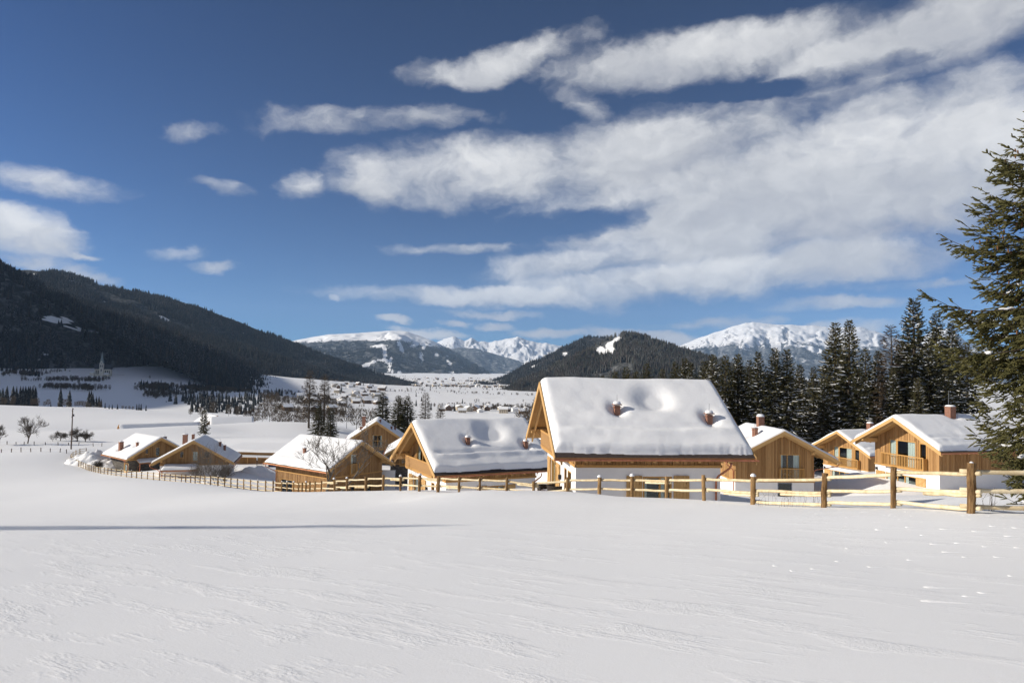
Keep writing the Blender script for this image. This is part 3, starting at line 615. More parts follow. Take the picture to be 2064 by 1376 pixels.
def mat_stone():
    m, T, p = new_mat('stone'); p.inputs['Roughness'].default_value = 0.9
    tc = T.new('ShaderNodeTexCoord').outputs['Object']
    v = T.new('ShaderNodeTexVoronoi'); v.inputs['Scale'].default_value = 1.0; T.l.new(T.vmath('MULTIPLY', tc, (3.0, 3.0, 7.0)), v.inputs['Vector'])
    e = T.new('ShaderNodeTexVoronoi', feature='DISTANCE_TO_EDGE'); T.l.new(T.vmath('MULTIPLY', tc, (3.0, 3.0, 7.0)), e.inputs['Vector'])
    c = T.mix(T.sep(v.outputs['Color'])[0], (0.10, 0.088, 0.072), (0.27, 0.24, 0.20)); j = T.smooth(e.outputs['Distance'], 0.02, 0.10)
    T.l.new(T.mix(j, (0.06, 0.055, 0.05), c), p.inputs['Base Color']); bump(T, p, j, 0.8, 0.05)
mat_stone()
def mat_glass():
    m = bpy.data.materials.new('glass'); m.use_nodes = True; MAT['glass'] = m; T = NT(m.node_tree); T.n.clear()
    out = T.new('ShaderNodeOutputMaterial'); tr = T.new('ShaderNodeBsdfTransparent'); tr.inputs[0].default_value = (0.84, 0.88, 0.87, 1)
    gl = T.new('ShaderNodeBsdfGlossy'); gl.inputs['Roughness'].default_value = 0.02; gl.inputs[0].default_value = (0.9, 0.95, 1, 1)
    lw = T.new('ShaderNodeLayerWeight'); lw.inputs[0].default_value = 0.5; mx = T.new('ShaderNodeMixShader')
    fac = T.math('MULTIPLY_ADD', T.math('POWER', lw.outputs['Facing'], 4.0), 0.9, 0.045)
    T.l.new(fac, mx.inputs[0]); T.l.new(tr.outputs[0], mx.inputs[1]); T.l.new(gl.outputs[0], mx.inputs[2]); T.l.new(mx.outputs[0], out.inputs[0])
mat_glass()

# ------------------------------------------------------------------ chalets
class Chalet:
    def __init__(s, apex, yaw, L, hs, k, og, ogb, oeL, oeR, drop, floor, label, group='timber chalets of the winter village', base='plaster', wood='wall_wood', seed=1, thick=0.30):
        s.L, s.hs, s.k, s.og, s.ogb, s.Hr, s.fl, s.th = L, hs, k, og, ogb, drop, floor, thick   # floor: height of the storey line above ground
        s.vL, s.vR = -(hs - oeL), hs - oeR; s.u0, s.u1 = og, L - ogb
        s.rnd = random.Random(seed); s.base, s.wood = base, wood
        s.root = empty('chalet', (apex[0], apex[1], apex[2] - drop), math.radians(yaw)); tag(s.root, label, 'chalet', group)
        s.holes = {'f': [], 'b': [], 'L': [], 'R': []}; s.pits = []; s.glazing = []
    # local coordinates: u along the ridge, v to the right of it, w up from the ridge; stored as x, -y, z from the ground
    def P(s, u, v, w): return (u, -v, w + s.Hr)
    def wp(s, wall, a, w, dep):
        if wall == 'f': return s.P(s.u0 + dep, a, w)
        if wall == 'b': return s.P(s.u1 - dep, a, w)
        if wall == 'L': return s.P(a, s.vL + dep, w)
        return s.P(a, s.vR - dep, w)
    def hexw(s, mb, wall, a0, a1, w0, w1, d0, d1, w1b=None, m=0):
        w1b = w1 if w1b is None else w1b
        pts = [(a0, w0, d0), (a1, w0, d0), (a1, w0, d1), (a0, w0, d1), (a0, w1, d0), (a1, w1b, d0), (a1, w1b, d1), (a0, w1, d1)]
        mb.hexa([s.wp(wall, *q) for q in pts], m)
    def roof_w(s, wall, a):                                    # underside of the roof above a wall point
        v = abs(a) if wall in 'fb' else abs(s.vL if wall == 'L' else s.vR); return -s.k * v - 0.15
    def strips(s, mb, wall, a0, a1, wlo, whi, step, jitter, depth=0.22, proud=0.03, gap=0.02):
        br = [a0]; r = s.rnd
        while br[-1] < a1 - step * 0.6: br.append(br[-1] + step * r.uniform(1 - jitter, 1 + jitter))
        if len(br) == 1: br.append(a1)
        br[-1] = a1
        hol = s.holes[wall]
        for h in hol: br += [h[0], h[1]]
        if wall in 'fb': br.append(0.0)
        br = sorted(x for x in set(br) if a0 <= x <= a1)
        for x0, x1 in zip(br[:-1], br[1:]):
            if x1 - x0 < 0.02: continue
            xm = (x0 + x1) / 2; segs = [(wlo, None)]
            cuts = sorted((h[2], h[3]) for h in hol if h[0] <= xm <= h[1])
            segs = []; lo = wlo
            for c0, c1 in cuts:
                if c0 > lo: segs.append((lo, c0))
                lo = max(lo, c1)
            segs.append((lo, None))
            pr = -r.uniform(0, proud)
            for lo, hi in segs:
                t0 = min(whi, s.roof_w(wall, x0)) if hi is None else hi; t1 = min(whi, s.roof_w(wall, x1)) if hi is None else hi
                if hi is not None: t0 = min(t0, whi, s.roof_w(wall, x0)); t1 = min(t1, whi, s.roof_w(wall, x1))
                if min(t0, t1) - lo < 0.01 and max(t0, t1) - lo < 0.02: continue
                s.hexw(mb, wall, x0 + gap / 2, x1 - gap / 2, lo, max(t0, lo + .005), pr, depth, max(t1, lo + .005))
    def hole(s, wall, a0, a1, w0, w1): s.holes[wall].append((a0, a1, w0, w1))
    # -- openings
    def window(s, wall, a0, a1, w0, w1, mull=(), rails=(), curtains=(), frame='frame_wood', fw=0.085, sill=True, name='window', rec=0.12):
        s.hole(wall, a0, a1, w0, w1); s.glazing.append((wall, a0, a1, w0, w1, mull, rails, curtains, frame, fw, sill, name, rec))
    def shutter(s, wall, a0, a1, w0, w1, brace=1):
        mb = MB(); n = max(2, round((a1 - a0) / 0.16)); st = (a1 - a0) / n
        for i in range(n): s.hexw(mb, wall, a0 + i * st + .006, a0 + (i + 1) * st - .006, w0, w1, -.075 - .006 * (i % 2), -.04)
        for z in (w0 + .10, w1 - .22): s.hexw(mb, wall, a0 + .02, a1 - .02, z, z + .12, -.10, -.082)
        A, B = (a0 + .06, a1 - .06) if brace > 0 else (a1 - .06, a0 + .06); h = .06
        P = [(A, w0 + .22), (B, w1 - .22)]; q = []
        for d in (-.10, -.083):
            for (a, w, sg) in ((P[0][0], P[0][1] - h, 0), (P[0][0], P[0][1] + h, 0), (P[1][0], P[1][1] + h, 0), (P[1][0], P[1][1] - h, 0)): q.append(s.wp(wall, a, w, d))
        mb.hexa(q); mb.build('shutter', 'beam_wood', s.root)
    def railing(s, wall, a0, a1, w0, w1, out=0.35, n=None, solid=False, brackets=True):
        mb = MB(); s.hexw(mb, wall, a0, a1, w1 - .09, w1, -out - .05, -out + .03); s.hexw(mb, wall, a0, a1, w0, w0 + .10, -out - .04, -out + .02)
        if out > .15:
            for a in (a0, a1 - .09): s.hexw(mb, wall, a, a + .09, w0, w1 - .091, -out + .031, -.035); s.hexw(mb, wall, a, a + .09, w0, w1 - .092, -out - .03, -out + .03)
            s.hexw(mb, wall, a0, a1, w0 - .10, w0 - .002, -out, -.035)
        rl = mb.build('balcony_railing', 'frame_wood', s.root)
        n = n or int((a1 - a0) / (0.15 if solid else 0.17)); st = (a1 - a0) / n
        proto = None
        for i in range(n):
            mb = MB(); wd = st * (.46 if solid else .19); a = a0 + (i + .5) * st
            s.hexw(mb, wall, a - wd, a + wd, w0 + .101, w1 - .091, -out - .02, -out + .005)
            if proto is None: proto = mb.build('baluster', 'wall_wood' if solid else 'frame_wood', rl); pa = a
            else:
                c = proto.copy(); COL.objects.link(c); c.parent = rl
                p, q = s.wp(wall, pa, 0, 0), s.wp(wall, a, 0, 0); c.location = (q[0] - p[0], q[1] - p[1], 0)
    # -- shell
    def shell(s, below=1.6, upper_only_front=None):
        wf = -s.Hr + s.fl; lo = -s.Hr - below; T = s.th
        nm = {'plaster': 'plaster_wall', 'stone': 'stone_wall', 'boards': 'timber_wall'}[s.base]
        for wall, a0, a1 in (('f', s.vL, s.vR), ('b', s.vL, s.vR), ('L', s.u0 + T, s.u1 - T), ('R', s.u0 + T, s.u1 - T)):
            mb = MB()
            if s.base == 'boards': s.strips(mb, wall, a0, a1, lo, wf, 0.19, .3, T, .03)
            else: s.strips(mb, wall, a0, a1, lo, wf, 50, 0, T, 0.0, 0.0)
            if mb.v:
                o = mb.build(nm, {'plaster': 'plaster', 'stone': 'stone', 'boards': s.wood}[s.base], s.root)
                if s.base == 'boards': o['kind'] = 'stuff'
            mb = MB(); s.strips(mb, wall, a0, a1, wf + 0.001, 99, 0.17, .35, T - .03, .035)
            o = mb.build('wall_boards', s.wood, s.root); o['kind'] = 'stuff'
        mb = MB(); e = .07                                           # storey trim all round
        for wall, a0, a1 in (('f', s.vL - e, s.vR + e), ('b', s.vL - e, s.vR + e), ('L', s.u0, s.u1), ('R', s.u0, s.u1)):
            s.hexw(mb, wall, a0, a1, wf - .06, wf + .07, -e, -.036)
        mb.build('storey_trim', 'frame_wood', s.root)
        mb = MB()
        for w in (-s.Hr + .05, wf - .15): mb.hexa([s.P(*q) for q in [(s.u0 + T, s.vR - T, w - .1), (s.u1 - T, s.vR - T, w - .1), (s.u1 - T, s.vL + T, w - .1), (s.u0 + T, s.vL + T, w - .1), (s.u0 + T, s.vR - T, w), (s.u1 - T, s.vR - T, w), (s.u1 - T, s.vL + T, w), (s.u0 + T, s.vL + T, w)]])
        mb.build('inner_floor', 'dark_floor', s.root)
        for (wall, a0, a1, w0, w1, mull, rails, curtains, fr, fw, sill, name, rec) in s.glazing:
            mb = MB(); d0, d1 = rec - .06, rec + .03
            s.hexw(mb, wall, a0, a0 + fw, w0, w1, d0 - .05, d1); s.hexw(mb, wall, a1 - fw, a1, w0, w1, d0 - .05, d1)
            s.hexw(mb, wall, a0 + fw, a1 - fw, w1 - fw, w1, d0 - .05, d1); s.hexw(mb, wall, a0 + fw, a1 - fw, w0, w0 + fw, d0 - .05, d1)
            for f in mull: a = a0 + f * (a1 - a0); s.hexw(mb, wall, a - fw * .55, a + fw * .55, w0 + fw, w1 - fw, d0, d1 - .003)
            for f in rails: w = w0 + f * (w1 - w0); s.hexw(mb, wall, a0 + fw, a1 - fw, w - fw * .4, w + fw * .4, d0 + .004, d1 - .006)
            wo = mb.build(name, fr, s.root)
            e = [a0 + fw] + [a0 + f * (a1 - a0) for f in mull] + [a1 - fw]
            for x0, x1 in zip(e[:-1], e[1:]):
                mb = MB(); s.hexw(mb, wall, x0 + .02, x1 - .02, w0 + fw * .8, w1 - fw * .8, rec - .01, rec + .002); mb.build('pane', 'glass', wo)
            for (f0, f1) in curtains:
                mb = MB(); n = max(3, int((f1 - f0) * (a1 - a0) / .09)); c0, c1 = a0 + f0 * (a1 - a0), a0 + f1 * (a1 - a0)
                for i in range(n):
                    x0, x1 = c0 + (c1 - c0) * i / n, c0 + (c1 - c0) * (i + 1) / n
                    s.hexw(mb, wall, x0, x1, w0 + .04, w1 - .03, rec + .02 + .03 * (i % 2), rec + .035 + .03 * (i % 2))
                mb.build('curtain', 'curtain', wo)
            if sill:
                mb = MB(); s.hexw(mb, wall, a0 - .05, a1 + .05, w0 - .05, w0, -.06, rec - .111); mb.build('sill', fr, wo)
    def roof(s, T=0.35, fold=0.0, margin=0.12, gutter=('L', 'R'), barge2=True, purlins=(0.0, 0.78), under=0.0, sides=(1, 1), nu=64, nv=80, fold_at=1.15, edge=0.45, gm=0.03, ragged=0.45):
        k, hs, L = s.k, s.hs, s.L; t = 0.14
        mb = MB()
        for sg in (-1, 1):
            q = [(0, 0, -t), (L, 0, -t), (L, sg * hs, -t - k * hs), (0, sg * hs, -t - k * hs)]; r = [(a, b, c + t) for a, b, c in q]
            P = [s.P(*x) for x in q + r]
            if sg < 0: P = [P[i] for i in (1, 0, 3, 2, 5, 4, 7, 6)]
            mb.hexa(P, 0); mb.m[-5] = 1
        ro = mb.build('roof', ['soffit_wood', 'tile'], s.root)
        # soffit boards under the verge overhang and barge boards
        for (ua, ub, nme) in ((-.05, -.002, 'f'), (L + .002, L + .05, 'b')):
            for sg in (-1, 1):
                mb = MB(); h1 = .02
                q = []
                for u in (ua, ub):
                    q += [(u, 0, -.30), (u, sg * (hs + .03), -.30 - k * (hs + .03)), (u, sg * (hs + .03), h1 - k * (hs + .03)), (u, 0, h1)]
                P = [s.P(*x) for x in q]; 
                if (sg > 0) != (nme == 'b'): P = [P[i] for i in (0, 1, 2, 3, 4, 5, 6, 7)]
                mb.hexa(P); mb.build('barge_board', 'beam_wood', ro)
                if nme == 'f' and barge2:
                    mb = MB(); q = []
                    for u in (.28, .36): q += [(u, 0, -.46), (u, sg * (hs - .15), -.46 - k * (hs - .15)), (u, sg * (hs - .15), -.143 - k * (hs - .15)), (u, 0, -.143)]
                    mb.hexa([s.P(*x) for x in q]); mb.build('barge_rafter', 'beam_wood', ro)
        for f in purlins:                                           # purlin heads carrying the verge
            for sg in ((1,) if f == 0 else (-1, 1)):
                v = sg * f * hs; v = max(min(v, s.vR - .2), s.vL + .2) if f else v; w = -k * abs(v) - .15 - (.10 if f == 0 else 0.12)
                for (ua, ub, dr) in ((0.12, s.u0 + .05, 1), (L - .12, s.u1 - .05, -1)):
                    mb = MB(); b = .13; n = ua; f2 = ua + dr * .35; f3 = ua + dr * .55
                    for (x0, x1, z0, z1) in ((n, f2, -.20, -.20), (f2, f3, -.20, -.40), (f3, ub, -.40, -.40)):
                        q = [(x0, v - b, w + z0), (x1, v - b, w + z1), (x1, v + b, w + z1), (x0, v + b, w + z0), (x0, v - b, w + .02), (x1, v - b, w + .02), (x1, v + b, w + .02), (x0, v + b, w + .02)]
                        mb.hexa([s.P(*x) for x in q])
                    mb.build('purlin', 'beam_wood', s.root)
        for sg, vw, nm in ((-1, s.vL, 'L'), (1, s.vR, 'R')):
            n = int((s.u1 - s.u0) / 0.95)
            for i in range(n):
                u = s.u0 + .3 + i * (s.u1 - s.u0 - .6) / max(1, n - 1); mb = MB(); q = []
                for uu in (u - .06, u + .06):
                    q += [(uu, vw - sg * .02, -.36 - k * abs(vw)), (uu, sg * (hs - .05), -.24 - k * hs), (uu, sg * (hs - .05), -.145 - k * (hs - .05)), (uu, vw - sg * .02, -.145 - k * abs(vw))]
                mb.hexa([s.P(*x) for x in q]); mb.build('rafter_tail', 'beam_wood', ro)
            if nm in gutter:
                mb = MB(); vg = sg * (hs + .075); wg = -k * hs - .07; rr = .085; n = 7; ring = []
                for j, u in enumerate((-.06, L + .1)):
                    for i in range(n): a = math.pi * i / (n - 1); ring.append(s.P(u, vg + rr * math.cos(a), wg - rr * math.sin(a)))
                    for i in range(n): a = math.pi * (n - 1 - i) / (n - 1); ring.append(s.P(u, vg + (rr - .012) * math.cos(a), wg - (rr - .012) * math.sin(a)))
                N = 2 * n; Fc = [(i, (i + 1) % N, N + (i + 1) % N, N + i) for i in range(N)] + [tuple(range(N - 1, -1, -1)), tuple(range(N, 2 * N))]
                mb.add(ring, Fc); mb.build('gutter', 'copper', ro)
        # lying snow
        if T > 0:
            def cl(n, lo, hi): x = np.linspace(-1, 1, n); x = np.sign(x) * (1 - (1 - np.abs(x)) ** 1.7); return lo + (hi - lo) * (x + 1) / 2
            U = cl(nu, gm, L - gm); Vv = cl(nv, -hs + .03, hs - .03); UU, VV = np.meshgrid(U, Vv)
            sd0 = s.rnd.randint(0, 999); rag = 1 + ragged * (fbm(UU * .45, np.sign(VV) * 5.0, sd0, 5, .6))
            eu = np.minimum(UU - gm, L - gm - UU); ev = (hs - margin * np.maximum(rag, .25)) - np.abs(VV)
            dead = ev < 0; ev = np.maximum(ev, 0)
            sd = s.rnd.randint(0, 999)
            wob = 1 + 0.35 * fbm(UU * 1.3, VV * 1.3, sd, 3)
            ru, rv = edge * wob, (edge * .45) * wob
            pr = np.sqrt(np.clip(1 - (1 - np.clip(eu / ru, 0, 1)) ** 2, 0, 1)) * np.sqrt(np.clip(1 - (1 - np.clip(ev / rv, 0, 1)) ** 2, 0, 1))
            th = T * (0.9 + 0.18 * fbm(UU * .45, VV * .6, sd + 3, 3)) * np.where(VV < 0, sides[0], sides[1])
            if fold:
                fa = fold_at + .08 * fbm(UU * .8, VV * 0, sd + 7, 2)
                th = th + fold * (np.exp(-((ev - fa + .30) / .22) ** 2) - 0.9 * np.exp(-((ev - fa - .12) / .20) ** 2)) * sstep(.3, 1.2, eu)
                th = th + fold * .35 * np.exp(-((ev - .25) / .2) ** 2) * (fbm(UU * .7, VV * .5, sd + 8, 2))
            for (pu, pv, rad, dep, ang) in s.pits:
                du, dv = UU - pu, VV - pv; c, sn = math.cos(ang), math.sin(ang); a, b = du * c + dv * sn, -du * sn + dv * c
                th = th - dep * np.exp(-((a / rad) ** 2 + (b / (rad * 1.25)) ** 2) ** 1.3)
            th = np.maximum(th, 0.01) * pr
            th = np.where(dead, -.06, th)
            base = -k * (np.sqrt(VV ** 2 + .10) - .0) + .06 * np.exp(-(VV / .5) ** 2)
            W = np.maximum(-k * np.abs(VV) + 0.008, 0 * VV - 99) + th * 1.0 + np.where(th > .05, (base + k * np.abs(VV)) * np.clip(th / T, 0, 1), 0)
            Vx = np.stack([UU, -VV, W + s.Hr], -1).reshape(-1, 3)
            o = mesh_obj('roof_snow', Vx, grid_faces(nv, nu)[:, ::-1].copy(), 'snow', ro, True)
    def chimney(s, u, v, size=0.62, h=1.0, cap=0.13, rod=1.2, name='chimney', mat='brick'):
        w = -s.k * abs(v); mb = MB(); z = size / 2
        mb.box(u - z, u + z, -v - z, -v + z, w + s.Hr - .5, w + s.Hr + h)
        mb.box(u - z - .04, u + z + .04, -v - z - .04, -v + z + .04, w + s.Hr + h + .001, w + s.Hr + h + .07)
        c = mb.build(name, mat, s.root)
        if cap: s.snow_cap(u, v, w + h + .07, z + .07, cap, c)
        if rod:
            mb = MB(); mb.tube([s.P(u - z * .6, v, w + h), s.P(u - z * .6, v, w + h + rod)], .012, 4); mb.build('lightning_rod', 'steel', c)
        s.pits.append((u, v, size * .85, .30, 0))
    def snow_cap(s, u, v, w, r, h, parent):
        mb = MB(); n = 10; rows = 4; V = []; Fc = []
        for j in range(rows + 1):
            f = j / rows * math.pi / 2; rr = r * math.cos(f) ** .6 * 1.06; z = h * math.sin(f)
            for i in range(n): a = 6.2832 * i / n; sq = 1 / max(abs(math.cos(a)), abs(math.sin(a))) ** .6; V.append(s.P(u + rr * math.cos(a) * sq * .95, v + rr * math.sin(a) * sq * .95, w + z))
        for j in range(rows):
            for i in range(n): Fc.append((j * n + i, j * n + (i + 1) % n, (j + 1) * n + (i + 1) % n, (j + 1) * n + i))
        mb.add(V, [f[::-1] for f in Fc]); mb.build('snow_cap', 'snow', parent, True)
    def vent(s, u, v, h=0.46, size=0.28, cap=0.15):
        w = -s.k * abs(v); mb = MB(); z = size / 2; g = s.Hr
        mb.box(u - z, u + z, -v - z, -v + z, w + g - .3, w + g + h)
        mb.box(u - z - .05, u + z + .05, -v - z - .05, -v + z + .05, w + g + h * .78, w + g + h * .86)
        mb.box(u - z - .07, u + z + .07, -v - z - .07, -v + z + .07, w + g + h + .03, w + g + h + .08)
        c = mb.build('roof_vent', 'brick', s.root)
        if cap: s.snow_cap(u, v, w + h + .08, z + .05, cap, c)
        mb = MB(); mb.tube([s.P(u, v, w + h), s.P(u, v, w + h + .55)], .012, 4); mb.build('lightning_rod', 'steel', c)
        s.pits.append((u, v + .06, size * 1.5, .36, 0))
    def downpipe(s, side, u, end='w'):
        sg = -1 if side == 'L' else 1; vg = sg * (s.hs + .07); vw = (s.vL - .10) if side == 'L' else (s.vR + .10); wg = -s.k * s.hs - .2; uw = min(max(u - .2, s.u0 + .25), s.u1 - .25)
        mb = MB(); mb.tube([s.P(u, vg, wg), s.P(u, vg, wg - .15), s.P(u - .05, vg * .9 + vw * .1, wg - .3), s.P(uw * .85 + u * .15, vw + sg * .15, wg - .75), s.P(uw, vw, wg - .95), s.P(uw, vw, -s.Hr - .3)], .05, 7)
        mb.build('downpipe', 'copper', s.root, True)
    def lamp(s, wall, a, w):
        mb = MB(); s.hexw(mb, wall, a - .07, a + .07, w - .12, w + .12, -.16, -.01); mb.build('wall_lamp', 'dark_metal', s.root)
    def porch(s, a0, a1, wt, out, T=.22, posts=True):
        """lean-to roof along the front gable with its own snow"""
        mb = MB(); d = out; fall = .42
        q = [(a0, wt - fall - .12, -d), (a1, wt - fall - .12, -d), (a1, wt - .12, -.04), (a0, wt - .12, -.04), (a0, wt - fall, -d), (a1, wt - fall, -d), (a1, wt, -.04), (a0, wt, -.04)]
        mb.hexa([s.wp('f', a, w, dd) for a, w, dd in q]); po = mb.build('porch_roof', 'frame_wood', s.root)
        n, m = 26, 12; A = np.linspace(a0, a1, n); D = np.linspace(0, 1, m); AA, DD = np.meshgrid(A, D)
        ea = np.minimum(AA - a0, a1 - AA); pr = np.sqrt(np.clip(1 - (1 - np.clip(ea / .5, 0, 1)) ** 2, 0, 1)) * np.sqrt(np.clip(1 - (1 - np.clip(DD / .35, 0, 1)) ** 2, 0, 1)) * np.sqrt(np.clip(1 - (1 - np.clip((1 - DD) / .15, 0, 1)) ** 2, 0, 1))
        W = wt - fall * (1 - DD) + .004 + T * pr * (1 + .2 * fbm(AA, DD * 2, 5, 3))
        V = np.array([[s.wp('f', AA[i, j], W[i, j], -d + (d - .045) * DD[i, j]) for j in range(n)] for i in range(m)]).reshape(-1, 3)
        mesh_obj('porch_snow', V, grid_faces(m, n), 'snow', po, True)
        mb = MB(); mb.tube([s.wp('f', a0 - .05, wt - fall - .14, -d - .04), s.wp('f', a1 + .05, wt - fall - .14, -d - .04)], .05, 6); mb.build('gutter', 'copper', po)
        if posts:
            mb = MB(); s.hexw(mb, 'f', a0 + .1, a0 + .22, -s.Hr - .5, wt - fall - .12, -d + .1, -d + .22); mb.build('post', 'copper', po)

# ---- the chalets, each measured from its own roof lines
def snow_dimple(c, u, v, r=0.75, dep=.33): c.pits += [(u, v, r, dep, .5), (u + .55, v + .1, r * .9, dep * .75, .2)]
A = Chalet((1.54, 38.27, -.59), 5.8, 9.6, 5.41, .623, 1.15, 1.33, 1.0, 1.0, 6.56, 2.66 - 6.56 * 0, 'largest white and timber chalet, nearest, deep smooth snow with a dimple on its roof', seed=1)
def plan_twin(c, big):
    c.fl = c.Hr - 3.9; g = -c.Hr
    c.window('f', -2.85, -.9, g + .05, -4.42, (.5,), (), ((0.02, .25),), name='terrace_door')
    c.shutter('f', -3.95, -2.9, g + .05, -4.4); c.shutter('f', -.86, .18, g + .05, -4.4, -1)
    c.window('f', 1.3, 2.02, g + .25, -4.36, fw=.06); c.window('f', 2.28, 3.25, g + .25, -4.36, fw=.07)
    c.window('f', -2.3, 2.2, -3.75, -1.75, (.3, .62), (), ((.02, .12), (.64, .78)), sill=False)
    c.window('R', 4.42, 5.85, g + .05, -4.38, (.6,), (), ((.02, .16), (.62, .75)), name='terrace_door')
    c.shutter('R', 3.6, 4.38, g + .05, -4.34); c.shutter('R', 5.92, 6.7, g + .05, -4.34, 1)
    c.shell(); c.railing('f', -3.35, 3.0, -3.78, -2.82, .55, 42, True)
    c.vent(3.6, 2.5); c.vent(8.2, 3.1); snow_dimple(c, 5.55, 1.6)
    c.lamp('f', .45, -5.0); c.lamp('f', 3.75, -5.3)
    c.downpipe('R', 8.35)
plan_twin(A, True)
A.vent(4.0, -2.6); A.roof(.42, .07, .24, fold_at=1.25, nu=110, nv=130)
B = Chalet((-7.54, 54.43, -4.09), 26.0, 9.79, 5.41, .606, 1.2, 1.4, 1.0, 1.0, 6.46, 0, 'white and timber chalet with solid board balcony, second in size, oval dimple in roof snow', seed=2)
plan_twin(B, False); B.pits[-2:] = [(5.72, 1.5, 1.0, .42, .6), (6.4, 1.55, .8, .2, .2)]
B.roof(.42, .16, .28, fold_at=1.35, nu=90, nv=110)

C = Chalet((-17.86, 86.71, -8.88), 142.6, 12.5, 5.31, .6, 1.1, 1.2, .95, 1.15, 6.75, 2.6, 'all-timber chalet behind the leafless twin-stemmed tree', base='boards', wood='wall_wood_old', seed=3)
C.fl = C.Hr - 4.12
C.window('f', -.95, .15, -4.0, -1.55, (), (), ((.1, .4),)); C.window('f', -.84, -.14, -6.7, -5.08, sill=False, name='door'); C.window('f', 1.7, 2.5, -6.7, -5.25, sill=False, name='door')
C.window('L', 7.75, 10.2, -6.7, -5.0, (.5,), sill=False); C.shell(); C.railing('f', -1.07, .3, -4.1, -2.72, .22, 9)
C.downpipe('L', 12.0); C.vent(7.5, -2.9, .5, .3, .1); C.roof(.26, .03, .10, nu=60, nv=70)

D = Chalet((-22.45, 119.35, -8.84), 99.3, 11.7, 5.4, .671, .7, .8, .9, .9, 7.4, 2.6, 'tall timber chalet with orange chimney behind the leafless twin-stemmed tree', base='stone', wood='wall_wood_old', seed=4)
D.window('f', -.65, 1.02, -4.45, -2.35, (.55,), (.52,), ((.02, .14), (.82, .96))); D.shell()
D.chimney(6.0, -2.3, .6, 1.9, .04, 0); D.chimney(3.4, -2.6, .5, .55, .06, 0); D.vent(2.0, .6, .55, .3, .06); D.vent(3.2, 2.5, .5, .3, .0); D.vent(7.0, 3.1, .5, .3, .0)
D.roof(.20, .0, .1, nu=44, nv=56, edge=.3)

E_ = Chalet((-56.96, 116.73, -11.89), 139.6, 10.0, 5.4, .585, 1.0, 1.4, .9, .9, 5.5, 2.1, 'stone and timber chalet farthest along the curved fence, brick chimney on its bright roof', base='stone', wood='wall_wood_old', seed=5)
E_.fl = E_.Hr - 3.4
E_.window('f', -2.13, -1.55, -2.6, -1.62, fw=.06); E_.window('f', -.48, .28, -3.05, -1.62, fw=.06); E_.window('f', -3.25, -2.85, -5.4, -4.45, sill=False, name='door', fw=.05)
E_.window('L', 1.3, 3.0, -5.45, -3.85, (), (), ((.55, .98),), name='entrance', frame='beam_wood', fw=.16, sill=False); E_.shell()
E_.porch(-3.5, 3.8, -3.36, 1.3, .18); E_.chimney(6.0, -3.9, .6, 1.35, .12, .5); E_.vent(3.0, -2.55, .6, .32, .08); E_.chimney(5.0, 2.6, .6, 1.1, .1, .6)
E_.downpipe('L', .5); E_.roof(.32, .04, .10, nu=52, nv=64)

F_ = Chalet((-44.05, 99.37, -10.44), 104.4, 9.16, 5.42, .583, .7, .8, 1.1, .95, 5.1, 1.6, 'white and timber chalet behind the bushy shrubs, grey roof snow torn along its edge', wood='wall_wood_old', seed=6)
F_.fl = F_.Hr - 3.45
F_.window('f', -1.86, -1.3, -2.45, -1.55, fw=.06); F_.window('f', -.22, .52, -2.92, -1.58, (), (), ((.1, .9),), fw=.06); F_.window('f', 1.26, 2.07, -2.52, -1.6, fw=.06); F_.window('R', 1.0, 2.0, -5.0, -3.9, sill=False, name='door'); F_.shell()
F_.porch(-3.9, .8, -3.5, 1.6, .30); F_.chimney(6.3, -2.2, .62, 1.5, .14, 1.0); F_.chimney(6.2, -1.1, .36, .9, .1, 0, 'roof_vent')
F_.vent(6.4, 2.6, .6, .3, .06); F_.vent(5.2, 3.4, .7, .3, .06); F_.downpipe('L', .2); F_.downpipe('R', .3)
F_.pits.append((3.2, 4.2, .5, .2, 0)); F_.roof(.22, .05, .10, nu=52, nv=64, sides=(1.2, .7), edge=.3)

G = Chalet((26.17, 68.18, -5.39), 92.2, 10.0, 5.4, .518, .95, 1.2, .98, 2.1, 6.3, 1.4, 'timber chalet with two-pane window and slatted balcony, just behind the nearest chalet', seed=7)
G.fl = G.Hr - 4.9
G.window('f', -.02, 1.98, -4.78, -2.28, (.36,), (), ((.04, .14), (.68, .98)), fw=.07, sill=False); G.window('f', -.27, 1.15, -7.0, -4.99, (), (), (), 'grey_panel', sill=False, name='garage_door'); G.shell()
G.railing('f', -.12, 2.28, -4.75, -3.58, .16, 17); G.chimney(6.2, .1, .62, 1.0, .28, .9); G.vent(3.6, -1.5, .75, .4, .06); G.chimney(3.3, -1.5, .3, .7, 0, 0, 'roof_vent')
G.downpipe('R', .35); G.downpipe('L', .4); G.roof(.30, .0, .10, nu=60, nv=72, edge=.35)

